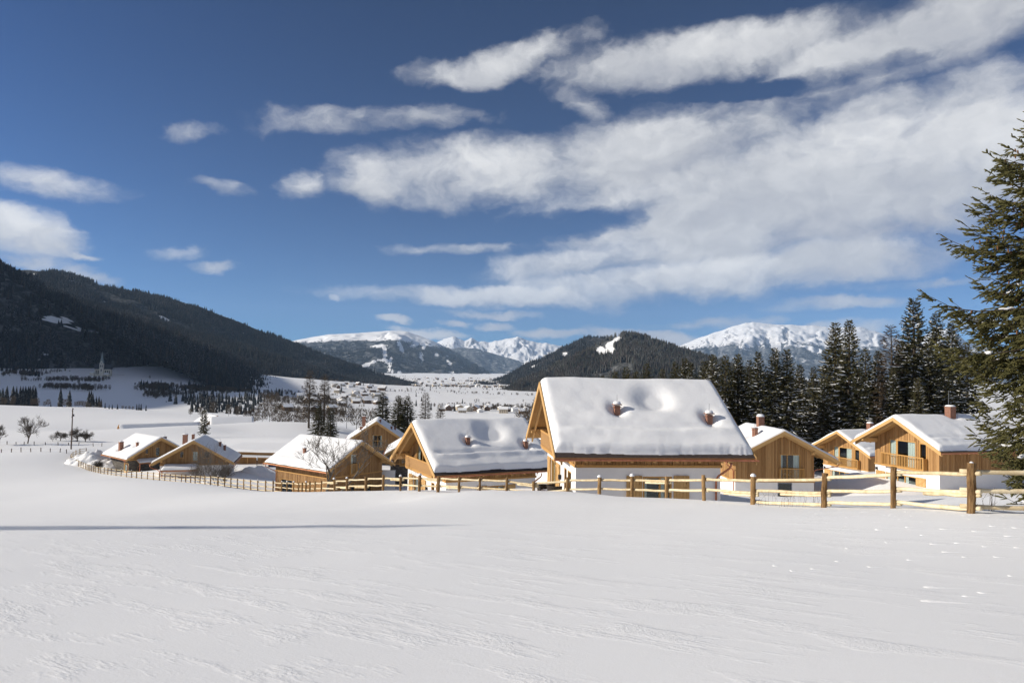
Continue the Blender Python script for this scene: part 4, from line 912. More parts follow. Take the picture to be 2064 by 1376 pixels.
def plan_front(c):
    c.fl = c.Hr - 4.86; g = -c.Hr
    c.window('f', -2.5, .75, -4.8, -2.22, (.27, .3), (), ((.03, .25), (.68, .98)), fw=.10, sill=False); c.window('f', 1.1, 2.0, -4.8, -2.25, (), (), (), fw=.12, sill=False)
    c.window('f', -2.9, .78, g - .3, -5.52, (.38, .62), (), ((.03, .12), (.64, .72)), name='terrace_door', sill=False)
    c.shutter('f', -4.1, -2.96, g - .2, -5.48); c.shutter('f', .84, 1.9, g - .2, -5.48, 1); c.shell()
    c.railing('f', -3.0, 2.1, -4.78, -3.56, .5, 27); c.lamp('f', -4.0, -5.3)
H_ = Chalet((43.33, 94.85, -7.35), 20.3, 10.0, 5.4, .501, 1.9, 1.0, 1.1, 2.05, 7.45, 2.6, 'smaller far chalet with slatted balcony, partly hidden behind its larger twin', seed=8)
plan_front(H_); H_.chimney(5.6, .2, .62, 1.05, .2, 1.4); H_.roof(.36, .12, .10, nu=56, nv=68)
I_ = Chalet((36.05, 67.3, -3.85), 15.7, 12.6, 5.31, .503, 1.9, 1.2, 1.05, 1.95, 6.3, 1.4, 'sunlit chalet with wide slatted balcony and curtained windows beside the big spruce', seed=9)
plan_front(I_); I_.chimney(6.6, .2, .66, 1.1, .16, 1.6); I_.pits.append((4.0, 3.2, .5, .05, 0)); I_.roof(.46, .14, .18, fold_at=1.3, nu=84, nv=96)

ja = at(857, 869, 95.0); J = Chalet(tuple(ja), 97.0, 9.5, 5.4, .58, .8, 1, .9, .9, 15.2 + ja[2], 2.5, 'stone based timber chalet mostly hidden between two snowy roofs', base='stone', wood='wall_wood_old', seed=10)
J.window('f', -3.1, -1.7, -4.4, -3.0, (), (), (), sill=False); J.shell(); J.railing('f', -3.3, -1.5, -4.6, -3.75, .2, 10); J.roof(.3, 0, .1, nu=40, nv=50)
ka = at(1184, 846, 86.0); K = Chalet(tuple(ka), 97.0, 9.5, 5.4, .50, .8, 1, .9, .9, 13.5 + ka[2], 2.5, 'timber gable peeping out beside the nearest chalet', wood='wall_wood_old', seed=12)
K.window('f', -1, 1, -3.6, -2.4, (.5,)); K.shell(); K.roof(.3, 0, .1, nu=40, nv=50)

# ------------------------------------------------------------------ post and rail fence
def bark_mat(name, c1, c2, sc=(9, 9, 2.2)):
    m, T, p = new_mat(name); p.inputs['Roughness'].default_value = 0.9; p.inputs['Specular IOR Level'].default_value = 0.15
    tc = T.new('ShaderNodeTexCoord').outputs['Object']; n = T.noise(T.vmath('MULTIPLY', tc, sc), 1.4, 4, 0.65)
    isl = T.new('ShaderNodeObjectInfo').outputs['Random']
    T.l.new(T.mix(T.lin(T.math('ADD', n, T.math('MULTIPLY', isl, .25)), 0.38, 0.80), c1, c2), p.inputs['Base Color']); bump(T, p, n, 0.6, 0.02)
bark_mat('post_bark', (0.085, 0.045, 0.020), (0.38, 0.235, 0.105))
bark_mat('rail_wood', (0.55, 0.42, 0.24), (0.80, 0.68, 0.46), (4, 4, 4))
bark_mat('bark', (0.045, 0.036, 0.028), (0.12, 0.095, 0.072))
bark_mat('bark_grey', (0.10, 0.085, 0.07), (0.22, 0.195, 0.165))
bark_mat('pole_wood', (0.07, 0.05, 0.04), (0.14, 0.10, 0.075))
def build_fence():
    rnd = random.Random(42); F0 = at(*FENCE[1]); root = empty('fence', tuple(F0)); tag(root, 'pale rail and brown post fence curving across the whole snowfield', 'fence')
    bpy.context.view_layer.update()
    protos = []
    for k in range(5):
        mb = MB(); n = 9; pts = []; rad = []
        for j in range(6):
            pts.append((rnd.gauss(0, .006), rnd.gauss(0, .006), -.45 + j * .29)); rad.append(.074 * rnd.uniform(.90, 1.10))
        pts[-1] = (pts[-1][0], pts[-1][1], 1.0); mb.tube(pts, rad, n); protos.append(mb)
    meshes = []
    for i, mb in enumerate(protos): o = mb.build('post', 'post_bark', root, False); meshes.append(o.data); bpy.data.objects.remove(o)
    cap = MB(); V = []; Fc = []
    for j in range(4):
        f = j / 3 * math.pi / 2
        for i in range(8): a = i * .7854; V.append((.10 * math.cos(f) * math.cos(a), .10 * math.cos(f) * math.sin(a), .10 * math.sin(f)))
    for j in range(3):
        for i in range(8): Fc.append((j * 8 + i, j * 8 + (i + 1) % 8, (j + 1) * 8 + (i + 1) % 8, (j + 1) * 8 + i))
    cap.add(V, Fc); co = cap.build('snow_cap', 'snow', root, True); capm = co.data; bpy.data.objects.remove(co)
    P = []
    for i, (px, py, d) in enumerate(FENCE):
        q = at(px, py, d); q[2] = gz(q[0], q[1]); P.append(q)
    bury = [0.16 * float(sstep(17, 28, p[1])) * float(1 - sstep(45, 70, p[1])) for p in P]
    R = {1957: 1.12, 1800: .88, 1660: 1.0, 1517: 1.0, 1208: 1.0, 845: 1.05, 883: 1.05}
    for i, p in enumerate(P):
        o = bpy.data.objects.new('post', meshes[i % 5]); COL.objects.link(o); o.parent = root; sc = R.get(FENCE[i][0], rnd.uniform(.72, .98)) * (0.8 if p[1] > 45 else 1)
        h = (0.97 - bury[i]) * rnd.uniform(.96, 1.04); o.location = Vector(p) - Vector(F0); o.scale = (sc, sc, h); o.rotation_euler = (rnd.gauss(0, .02), rnd.gauss(0, .02), rnd.uniform(0, 6))
        if FENCE[i][0] in (1208, 1274, 1517, 1957, 578, 519, 616, 845, 807, 699, 674) or (i > 20 and rnd.random() < .25):
            c = bpy.data.objects.new('snow_cap', capm); COL.objects.link(c); c.parent = o; c.location = (0, 0, .985); s_ = rnd.uniform(.8, 1.15) * (.5 if FENCE[i][0] == 1957 else 1); c.scale = (s_, s_, s_ * 1.1)
    def rail(a, b, ha, hb, rad, name='rail'):
        a, b = Vector(a), Vector(b); dirv = (b - a).normalized(); side = Vector((-dirv.y, dirv.x, 0)).normalized()
        if side.y < 0: side = -side                                  # rails are fixed to the far face of the posts
        off = side * 0.09; e = dirv * .16; mb = MB(); n = 6; pts = []; rr = []
        for j in range(n):
            f = j / (n - 1); q = (a - e) * (1 - f) + (b + e) * f; q = q + off; q.z = (a.z + ha) * (1 - f) + (b.z + hb) * f + rnd.gauss(0, .006) - .012 * math.sin(math.pi * f)
            pts.append(q - Vector(F0)); rr.append(rad * rnd.uniform(.92, 1.08))
        mb.tube(pts, rr, 7); mb.build(name, 'rail_wood', root, True)
    for i in range(len(P) - 1):
        a, b = P[i], P[i + 1]; near = a[1] < 45
        for k, hgt in enumerate((.82, .45, .125)):
            ha, hb = hgt - bury[i] + rnd.gauss(0, .012), hgt - bury[i + 1] + rnd.gauss(0, .012)
            if min(ha, hb) < .05: continue
            rail(a, b, ha, hb, .046 if near else .040)
            if near and rnd.random() < .28 and k < 2: rail(a, Vector(a) * .45 + Vector(b) * .55, ha - .07, hb - .09, .04)
build_fence()
def wire_fence(pts, label, h=.75):
    rnd = random.Random(3); a0 = Vector(pts[0]); root = empty('wire_fence', tuple(a0)); tag(root, label, 'fence'); tops = []
    for p in pts:
        q = Vector(p) - a0; mb = MB(); hh = h * rnd.uniform(.85, 1.2); t = q + Vector((rnd.gauss(0, .05), rnd.gauss(0, .05), hh)); mb.tube([q - Vector((0, 0, .4)), t], .07, 6); mb.build('post', 'pole_wood', root); tops.append(q + Vector((0, 0, hh * .8)))
    for a, b in zip(tops[:-1], tops[1:]): mb = MB(); mb.tube([a, (a + b) / 2 - Vector((0, 0, .05)), b], .008, 3); mb.build('wire', 'steel', root)
def gpt(px, d):
    x = (ray(px, 900)[0] / ray(px, 900)[1]) * d; return (x, d, gz(x, d))
wire_fence([gpt(px, d) for px, d in ((-60, 131), (-20, 131), (3, 131), (23, 131), (43, 131), (63, 131), (83, 131), (102, 131), (121, 131), (135, 130.5))], 'short grey posts with wire in the snow, nearer row')
wire_fence([gpt(px, d) for px, d in ((-30, 147), (14, 147), (32, 147), (48, 147), (69, 147), (92, 148), (117, 148), (138, 149), (158, 149), (188, 148), (205, 148))], 'short grey posts with wire in the snow, farther row', .65)

# ------------------------------------------------------------------ conifers
def needle_mat(name, c1, c2):
    m, T, p = new_mat(name); p.inputs['Roughness'].default_value = 0.75; p.inputs['Specular IOR Level'].default_value = 0.2
    g = T.new('ShaderNodeNewGeometry'); oi = T.new('ShaderNodeObjectInfo').outputs['Random']; isl = g.outputs['Random Per Island']
    n = T.noise(g.outputs['Position'], 0.9, 2, 0.6)
    f = T.math('ADD', T.math('MULTIPLY', isl, .5), T.math('ADD', T.math('MULTIPLY', n, .5), T.math('MULTIPLY', oi, .15)))
    T.l.new(T.mix(T.lin(f, .25, .95), c1, c2), p.inputs['Base Color'])
    p.inputs['Subsurface Weight'].default_value = 0.0
needle_mat('needles', (0.026, 0.028, 0.011), (0.125, 0.108, 0.05))
needle_mat('needles_near', (0.036, 0.038, 0.012), (0.135, 0.12, 0.042))
needle_mat('larch_twigs', (0.055, 0.040, 0.026), (0.13, 0.095, 0.060))
def rhombs(base, dirv, length, width, rs):
    """one leaf-shaped quad for every twig"""
    n = len(base); up = rs.normal(0, 1, (n, 3)); d = dirv / np.linalg.norm(dirv, axis=1, keepdims=True)
    sd = np.cross(d, up); sd /= np.linalg.norm(sd, axis=1, keepdims=True) + 1e-9
    mid = base + d * (length * .45)[:, None]; tip = base + d * length[:, None]
    V = np.stack([base, mid + sd * (width * .5)[:, None], tip, mid - sd * (width * .5)[:, None]], 1).reshape(-1, 3)
    return V, np.arange(n * 4).reshape(-1, 4)
def conifer(seed, H, R, nb, tw, wid, snow=0.4, low=0.05, taper=0.85, bare=False, droop=0.35, tlen=1.0, e_hi=0.75):
    rs = np.random.RandomState(seed); i = np.arange(nb); rel = low + (0.985 - low) * ((i + rs.uniform(0, 1, nb)) / nb) ** 0.92
    l = R * (1 - rel) ** taper * rs.uniform(.66, 1.12, nb) + .22; az = i * 2.39996 + rs.normal(0, .25, nb)
    e0 = -.22 + (e_hi + .22) * np.clip(rel, 0, 1) ** 1.6 + rs.normal(0, .07, nb)
    def pos(b, s): 
        r = l[b] * s; z = H * rel[b] + l[b] * (e0[b] * s - droop * s ** 2 + droop * .62 * s ** 4); return np.stack([r * np.cos(az[b]), r * np.sin(az[b]), z], 1)
    nt = np.maximum(5, (tw * l).astype(int) + 4); b = np.repeat(i, nt); s = 1 - rs.uniform(0, 1, len(b)) ** 1.25 * .86
    base = pos(b, s); fwd = pos(b, np.minimum(s + .05, 1.06)) - pos(b, s - .05); fwd /= np.linalg.norm(fwd, axis=1, keepdims=True) + 1e-9
    perp = np.stack([-np.sin(az[b]), np.cos(az[b]), 0 * s], 1); sg = rs.choice([-1, 1], len(b))
    d = fwd * rs.uniform(.3, 1.0, len(b))[:, None] + perp * (sg * rs.uniform(.25, 1.0, len(b)))[:, None] + rs.normal(0, .18, (len(b), 3)); d[:, 2] -= rs.uniform(.05, .75, len(b)) * (1 - rel[b])
    ln = tlen * (0.20 + 0.30 * np.clip(l[b] * (1.05 - s), 0, 1.3)) * rs.uniform(.7, 1.3, len(b))
    V, Fc = rhombs(base, d, ln, wid * ln * rs.uniform(.8, 1.2, len(b)) + .035, rs)
    mbt = MB(); mbt.tube([(0, 0, -1.0), (rs.normal(0, .02), 0, H * .35), (0, rs.normal(0, .03), H * .7), (0, 0, H)], [H * .0135 + .04, H * .011 + .03, H * .006 + .02, .012], 7)
    mbb = MB()
    for q in range(0, nb):
        if l[q] < .5: continue
        P = pos(np.array([q] * 4), np.array([0, .35, .7, 1.0])); mbb.tube([tuple(x) for x in P], [.012 + .012 * l[q], .01 + .008 * l[q], .012, .005], 3, 0, False)
    mbs = MB()
    if snow:
        for q in range(nb):
            if rs.uniform() > snow * (1.25 - rel[q]) or l[q] < .7: continue
            s0 = rs.uniform(.15, .55); s1 = min(1.03, s0 + rs.uniform(.3, .8)); P = pos(np.array([q] * 5), np.linspace(s0, s1, 5)); P[:, 2] += .05; P[:, :2] += rs.normal(0, .03, (5, 2))
            w = rs.uniform(.03, .075); mbs.tube([tuple(x) for x in P], [.02, w, w * 1.1, w * .9, .02], 5, 0, False)
            if rs.uniform() < .6:
                b2 = P[2]; pp = np.array([-math.sin(az[q]), math.cos(az[q]), 0]) * rs.choice([-1, 1]) * rs.uniform(.3, .6); mbs.tube([tuple(b2), tuple(b2 + pp * .5 + [0, 0, -.02]), tuple(b2 + pp + [0, 0, -.10])], [w * .8, w * .7, .02], 5, 0, False)
    return V, Fc, mbt, mbb, mbs
def make_conifer(name, seed, H, R, nb, tw, wid, needles='needles', bark='bark', **kw):
    V, Fc, mbt, mbb, mbs = conifer(seed, H, R, nb, tw, wid, **kw)
    root = empty(name); t = mbt.build('trunk', bark, root, True); c = mesh_obj('crown', V, Fc, needles, root)
    if mbb.v: mbb.build('branches', bark, root, True)
    if mbs.v: o = mbs.build('branch_snow', 'snow_rough', c, True); o['kind'] = 'stuff'
    return root
def place(proto, px, ytop, d, H, rz, label, cat='spruce', group=None, wide=1.0, first=[]):
    x = (ray(px, 800)[0] / ray(px, 800)[1]) * d; z = gz(x, d); top = at(px, ytop, d)[2]; s = max(.2, (top - z) / H)
    o = copy_tree(proto); o.location = (x, d, z); o.rotation_euler = (0, 0, rz); o.scale = (s * wide, s * wide, s); tag(o, label, cat, group); return o
def drop_tree(o):
    for c in list(o.children): drop_tree(c)
    bpy.data.objects.remove(o)
SPR = [make_conifer('spruce_tree', 300 + k, 20.0, 4.9 - .35 * (k % 3), 300, 13, .36, snow=.85, taper=.82) for k in range(4)]
SPRD = [make_conifer('spruce_tree', 320 + k, 18.0, 3.9, 260, 12, .36, snow=.14, taper=.85) for k in range(3)]
LAR = [make_conifer('larch_tree', 340 + k, 18.0, 3.0, 170, 9, .07, 'larch_twigs', 'bark', snow=.10, taper=.6, low=.18, droop=.2, tlen=1.6, e_hi=.6) for k in range(2)]
RIGHT = [  # picture x, picture y of the tip, distance, kind, label
    (1843, 599, 114, 0, 'tallest snow-flecked spruce, its tip standing clear against the cloud'), (1888, 629, 118, 1, 'narrow spruce close beside the tallest spruce, towards the big near spruce'),
    (1797, 655, 116, 'L', 'thin brown leafless larch among the spruces'), (1712, 643, 110, 2, 'pointed spruce of the tall pair above the small far chalet, right-hand one'), (1684, 648, 113, 3, 'pointed spruce of the tall pair above the small far chalet, left-hand one'),
    (1745, 700, 124, 'D', 'shorter dark spruce in the gap beside the tall pair'), (1640, 738, 126, 'D', 'dark shaded spruce in the gap behind the two-pane window chalet'), (1586, 703, 108, 0, 'heavily snowed spruce right behind the two-pane window chalet'),
    (1562, 699, 108, 1, 'spruce twin close to the chimney of the two-pane window chalet'), (1528, 707, 108, 2, 'snowed spruce just above the corner of the largest roof'), (1487, 712, 112, 3, 'slim pointed spruce above the far end of the largest roof'),
    (1462, 714, 111, 'D', None), (1436, 713, 108, 0, None), (1380, 720, 120, 1, None), (1361, 728, 124, 'D', None), (1393, 730, 118, 2, None), (1303, 731, 130, 'D', None), (1335, 742, 134, 'D', None), (1262, 738, 140, 'D', None), (1240, 748, 144, 'D', None), (1214, 756, 146, 'D', None),
    (1282, 747, 137, 'D', None), (1420, 726, 114, 3, None), (1510, 724, 123, 'D', None), (1612, 733, 121, 1, 'snowy spruce filling the row between twin spruces and dark gap'), (1770, 705, 125, 2, None), (1818, 684, 123, 3, None), (1920, 648, 123, 1, 'spruce half hidden by the big near spruce'), (1950, 690, 127, 'D', None), (1662, 735, 132, 'D', None), (1872, 690, 111, 0, None), (1730, 740, 108, 1, None), (1660, 770, 110, 0, None), (1548, 760, 108, 3, None), (1800, 740, 108, 2, None), (1850, 760, 106, 3, None), (1905, 740, 110, 2, None)]
rnd = random.Random(8)
for (px, yt, d, k, lab) in RIGHT:
    pr = LAR[0] if k == 'L' else (SPRD[rnd.randrange(3)] if k == 'D' else SPR[k])
    place(pr, px, yt, d, 20.0 if not isinstance(k, str) else 18.0, rnd.uniform(0, 6.28), lab or ('low spruce tip above the middle of the largest roof ridge' if px < 1320 else 'spruce tip above the right-hand half of the largest roof ridge' if px < 1400 else 'spruce in the row right above the end of the largest roof' if px < 1480 else 'snowed spruce behind the two-pane window chalet, deep in the row' if px < 1600 else 'spruce low in the row behind the small far chalet' if px < 1700 else 'spruce in the row above the balcony gable of the sunlit chalet' if px < 1830 else 'spruce in the row above the sunlit chalet roof, near the big spruce'), 'larch' if k == 'L' else 'spruce', 'spruces behind the right-hand chalets', 1.05)
MIDT = [(624, 746, 215, 'L', 'taller of two bare brown larches rising before the dark hillside'), (654, 753, 222, 'L', 'shorter of two bare brown larches rising before the dark hillside'),
    (772, 789, 190, 'D', 'dark spruce rising behind the tall chalet ridge, leftmost of the cluster'), (803, 796, 186, 'D', 'dark spruce in the middle of the cluster behind the tall chalet'), (822, 797, 192, 'D', 'dark spruce at the right end of the cluster behind the tall chalet'), 
    (644, 812, 178, 'D', 'small dark spruce below the bare larches'), (668, 822, 172, 'D', 'dark spruce behind the leafless twin-stemmed tree'),
    (858, 790, 235, 'L', 'thin bare larch against the white valley floor'), (888, 812, 240, 'L', 'low bare larch above the ridge of the dimpled roof'), (812, 800, 205, 'L', 'brown larch mixed into the dark spruce cluster'), (1082, 800, 230, 'L', 'bare brown tree beside the gable of the largest chalet')]
for (px, yt, d, k, lab) in MIDT:
    place(LAR[rnd.randrange(2)] if k == 'L' else SPRD[rnd.randrange(3)], px, yt, d, 18.0, rnd.uniform(0, 6.28), lab or ('small dark spruce among the trees behind the middle chalets' if k == 'D' else 'brown larch among the trees behind the middle chalets'), 'larch' if k == 'L' else 'spruce', 'trees behind the middle chalets', 1.75 if k == 'D' else 1.25)
wl = make_conifer('weeping_conifer', 377, 7.0, 1.55, 110, 12, .25, snow=.1, taper=.45, droop=.9, low=.2)
place(wl, 413, 826, 172, 7.0, 0, 'small drooping conifer standing on the snowy rise behind the shrubs', 'conifer'); drop_tree(wl)
# trees outside the frame whose shadows fall across the meadow
o = place(SPRD[0], 0, 0, 15, 18, 1, 'x'); o.location = (-62.0, 11.4, gz(-62.0, 11.4)); o.scale = (.60, .60, 1.635); tag(o, 'tall spruce standing far beyond the left edge, casting the long meadow shadow', 'spruce')
for t in SPR + SPRD + LAR: drop_tree(t)

# the big spruce at the right-hand edge
def near_spruce():
    rs = np.random.RandomState(77); H, R, nb = 13.6, 4.3, 260
    tr = at(2146, 900, 20.5); base = (tr[0], 20.5, gz(tr[0], 20.5)); top = at(2070, 205, 20.5)[2]; H = top - base[2]
    root = empty('spruce_tree', base); tag(root, 'big olive green spruce at the right-hand edge, reaching over the fence', 'spruce')
    mb = MB(); mb.tube([(0, 0, -1), (0, 0, H * .4), (-.05, 0, H * .75), (0, 0, H)], [.26, .19, .09, .02], 10); mb.build('trunk', 'bark', root, True)
    nw = 34; per = 6; nb = nw * per; i = np.arange(nb); wh = (i // per + .5) / nw
    rel = .03 + .95 * (1 - (1 - wh) ** 1.06) + rs.normal(0, .0045, nb)
    l = np.interp(rel, [0, .12, .25, .35, .45, .6, .7, .87, 1], [1.5, 1.9, 2.7, 3.55, 3.3, 2.9, 2.2, 1.05, .22]) * rs.uniform(.62, 1.10, nb); az = (i % per) * 2 * math.pi / per + (i // per) * 1.1 + rs.normal(0, .22, nb)
    e0 = -.30 + .95 * rel ** 1.2 + rs.normal(0, .06, nb); dr = .38 * (1 - rel) + .10
    def pos(b, s):
        r = l[b] * s; z = H * rel[b] + l[b] * (e0[b] * s - dr[b] * s ** 2 + dr[b] * 1.25 * s ** 4); return np.stack([r * np.cos(az[b]), r * np.sin(az[b]), z], 1)
    mbb = MB()
    for q in range(nb): P = pos(np.array([q] * 6), np.linspace(0, 1, 6)); mbb.tube([tuple(x) for x in P], list(np.linspace(.012 + .011 * l[q], .006, 6)), 4, 0, False)
    # side shoots along each limb, twigs along each shoot
    ns = np.maximum(6, (l * 13).astype(int)); b = np.repeat(i, ns); s = .12 + .88 * rs.uniform(0, 1, len(b)) ** .8
    p0 = pos(b, s); fwd = pos(b, np.minimum(s + .04, 1.04)) - pos(b, s - .04); fwd /= np.linalg.norm(fwd, axis=1, keepdims=True)
    perp = np.stack([-np.sin(az[b]), np.cos(az[b]), 0 * s], 1); sg = rs.choice([-1, 1], len(b))
    sd = fwd * rs.uniform(.5, 1.0, len(b))[:, None] + perp * (sg * rs.uniform(.35, .95, len(b)))[:, None]; sd[:, 2] += rs.normal(-.22, .18, len(b)) - .25 * (1 - rel[b]); sd /= np.linalg.norm(sd, axis=1, keepdims=True)
    sl = np.clip(.30 + .42 * l[b] * (1.05 - s) * .55, .22, 1.15) * rs.uniform(.7, 1.25, len(b))
    p0 = np.concatenate([p0, pos(i, np.ones(nb))]); sd = np.concatenate([sd, pos(i, np.ones(nb)) - pos(i, np.ones(nb) * .93)]); sd /= np.linalg.norm(sd, axis=1, keepdims=True); sl = np.concatenate([sl, np.full(nb, .32)])
    nt = np.maximum(5, (sl * 20).astype(int)); bb = np.repeat(np.arange(len(sl)), nt); t = rs.uniform(.0, 1, len(bb))
    q0 = p0[bb] + sd[bb] * (sl[bb] * t)[:, None]; q0[:, 2] -= .10 * sl[bb] * t ** 2
    side = np.cross(sd[bb], np.array([0, 0, 1.0])); side /= np.linalg.norm(side, axis=1, keepdims=True) + 1e-9
    td = sd[bb] * rs.uniform(.55, 1.0, len(bb))[:, None] + side * (rs.choice([-1, 1], len(bb)) * rs.uniform(.2, .75, len(bb)))[:, None] + rs.normal(0, .16, (len(bb), 3)); td[:, 2] -= .12; td /= np.linalg.norm(td, axis=1, keepdims=True)
    # shoots themselves as well
    q0 = np.concatenate([q0, p0]); td = np.concatenate([td, sd]); tl = np.concatenate([rs.uniform(.10, .21, len(bb)), sl])
    w = np.concatenate([rs.uniform(.013, .021, len(bb)), np.full(len(sl), .016)])
    n = len(q0); a = np.cross(td, rs.normal(0, 1, (n, 3))); a /= np.linalg.norm(a, axis=1, keepdims=True); c = np.cross(td, a)
    ring = []; 
    for f, rr in ((.0, .8), (.62, 1.15)):
        for k in range(3):
            an = 2.0944 * k; ring.append(q0 + td * (tl * f)[:, None] + (a * math.cos(an) + c * math.sin(an)) * (w * rr)[:, None])
    tip = q0 + td * tl[:, None]; V = np.stack(ring + [tip], 1).reshape(-1, 3); k = np.arange(n) * 7
    tri = np.concatenate([np.stack([k + x, k + y, k + z], 1) for (x, y, z) in ((0, 1, 4), (0, 4, 3), (1, 2, 5), (1, 5, 4), (2, 0, 3), (2, 3, 5), (3, 4, 6), (4, 5, 6), (5, 3, 6))])
    cr = mesh_obj('crown', V, tri, 'needles_near', root); mbb.build('branches', 'bark', root, True)
    mbc = MB(); sel = [q for q in range(nb) if rel[q] > .42]
    for q in sel:
        for _ in range(4):
            P = pos(np.array([q]), np.array([rs.uniform(.35, .95)]))[0]; P = P + rs.normal(0, .06, 3); h = rs.uniform(.09, .15); mbc.tube([tuple(P), tuple(P + [0, 0, -h * .35]), tuple(P + [rs.normal(0, .01), 0, -h * .75]), tuple(P + [0, 0, -h])], [.012, .024, .022, .006], 6)
    o = mbc.build('cones', 'cone_brown', root, True); o['kind'] = 'stuff'
    mbs = MB()
    for q in range(nb):
        if rel[q] < .55 and rs.uniform() < .45:
            s0 = rs.uniform(.3, .8); P = pos(np.array([q] * 5), np.linspace(s0, min(1, s0 + rs.uniform(.06, .2)), 5)); P[:, 2] += .05; P += rs.normal(0, .015, P.shape); ww = rs.uniform(.03, .06); mbs.tube([tuple(x) for x in P], [.01, ww, ww * 1.1, ww * .8, .01], 6, 0, False)
    o = mbs.build('branch_snow', 'snow_rough', cr, True); o['kind'] = 'stuff'
    return n
simple('cone_brown', (0.16, 0.075, 0.03), 0.8, 0, .3, 20)
print('near spruce twigs', near_spruce())

# ------------------------------------------------------------------ bare trees
def bare_tree(seed, H, spread=.55, levels=5, r0=.11, stems=1, kids=(3, 4), lean=0.0, minr=.006, up=.35):
    rnd = random.Random(seed); trunk, br = MB(), MB()
    def grow(p, d, ln, r, lev):
        n = 4; pts = [p]; rr = [r]; q = p.copy(); dd = d.copy()
        for j in range(n):
            dd = (dd + Vector((rnd.gauss(0, .13), rnd.gauss(0, .13), rnd.gauss(.03, .08)))).normalized(); q = q + dd * ln / n; pts.append(q.copy()); rr.append(max(minr * .6, r * (1 - .45 * (j + 1) / n)))
        (trunk if lev == 0 else br).tube(pts, rr, 6 if lev < 2 else (4 if lev < 3 else 3), 0, False)
        if lev >= levels - 1: return
        for k in range(rnd.randint(*kids) + (2 if lev == 0 else 0)):
            f = rnd.uniform(.35 if lev else .45, 1.0); i = min(n, max(1, int(f * n + .5))); ax = Vector((rnd.gauss(0, 1), rnd.gauss(0, 1), rnd.gauss(0, .4))); ax = (ax - dd * ax.dot(dd)); ax = ax.normalized() if ax.length > .01 else Vector((1, 0, 0))
            nd = (dd * (1 - spread * rnd.uniform(.55, 1.15)) + ax * spread * rnd.uniform(.7, 1.2) + Vector((0, 0, up * rnd.uniform(.3, 1)))).normalized()
            grow(pts[i], nd, ln * rnd.uniform(.55, .8), max(minr, rr[i] * rnd.uniform(.5, .72)), lev + 1)
    for s_ in range(stems):
        a = rnd.uniform(0, 6.28); d = Vector((lean * (1 if s_ else 0) + .12 * math.cos(a) * (stems > 1), .10 * math.sin(a) * (stems > 1), 1)).normalized()
        grow(Vector((.45 * s_ * (stems == 2), 0, -.3)), d, H * .42, r0 * (1 - .25 * s_), 0)
    return trunk, br
def make_bare(name, seed, H, mat='bark_grey', **kw):
    t, b = bare_tree(seed, H, **kw); root = empty(name); t.build('trunk', mat, root, True); b.build('crown', mat, root, True); return root
def put(root, px, d, label, cat, group=None, rz=0.0, s=1.0, dz=0.0, ytop=None):
    x, y, z = gpt(px, d)
    if ytop is not None:
        hh = max(v.co.z for ch in root.children for v in ch.data.vertices); s = (at(px, ytop, d)[2] - z) / hh
    root.location = (x, y, z + dz); root.rotation_euler = (0, 0, rz); root.scale = (s, s, s); return tag(root, label, cat, group)
put(make_bare('bare_tree', 17, 5.9, r0=.10, stems=2, lean=.34, levels=6, kids=(2, 4), up=.42, spread=.55, minr=.009), 663, 58, 'leafless twin-stemmed tree behind the fence in front of the timber chalet', 'tree', ytop=842).scale *= 1.0
bt = [o for o in COL.objects if o.get('label', '').startswith('leafless twin')][0]; bt.scale = (bt.scale[0] * 1.2, bt.scale[1] * 1.2, bt.scale[2])
put(make_bare('bare_tree', 23, 6.4, 'bark', r0=.13, levels=5, kids=(4, 6), up=.30, minr=.022), 55, 150, 'small leafless tree alone on the white field', 'tree', ytop=834)
put(make_bare('bare_tree', 29, 6.0, 'bark', r0=.13, levels=5, kids=(4, 6), up=.22, minr=.022), -2, 146, 'leafless tree cut by the left edge of the picture', 'tree', ytop=850)
for i, (px, sd, lab) in enumerate(((117, 31, 'knotty leafless fruit tree leaning beside the utility pole'), (152, 33, 'leafless fruit tree seen just behind the utility pole'), (168, 35, 'bushy leafless fruit tree right of the utility pole'))):
    put(make_bare('fruit_tree', sd, 4.6, 'bark', r0=.15, levels=5, kids=(4, 6), up=.08, spread=.75, lean=.2, minr=.024), px + 4, 160, lab, 'tree', 'fruit trees by the pole', ytop=(866, 858, 862)[i])
put(make_bare('shrub', 51, 3.0, r0=.03, stems=6, levels=4, kids=(3, 5), up=.2, minr=.004), 106, 158, 'thin leafless shrub left of the fruit trees', 'shrub', ytop=872)
for i, (px, d, h, lab) in enumerate(((414, 88, 5.2, 'tall leafless shrub with upright stems in front of the chalet'), (440, 87, 3.2, 'low bushy shrub filling the wall below the torn roof snow'), (400, 89, 3.0, 'small leafless shrub under the porch roof'), (455, 88, 2.8, 'leafless shrub at the corner of the white wall'))):
    put(make_bare('shrub', 60 + i, h, 'bark_grey', r0=.03, stems=6, levels=4, kids=(3, 5), up=.45, minr=.006, spread=.5), px, d, lab, 'shrub', 'shrubs along the curved fence', dz=-.1, ytop=(880, 915, 922, 922)[i])
put(make_bare('shrub', 71, 2.4, 'bark', r0=.03, stems=7, levels=4, kids=(4, 5), up=.3, minr=.008), 200, 116, 'dark low shrub between the fence and the snow piles', 'shrub')

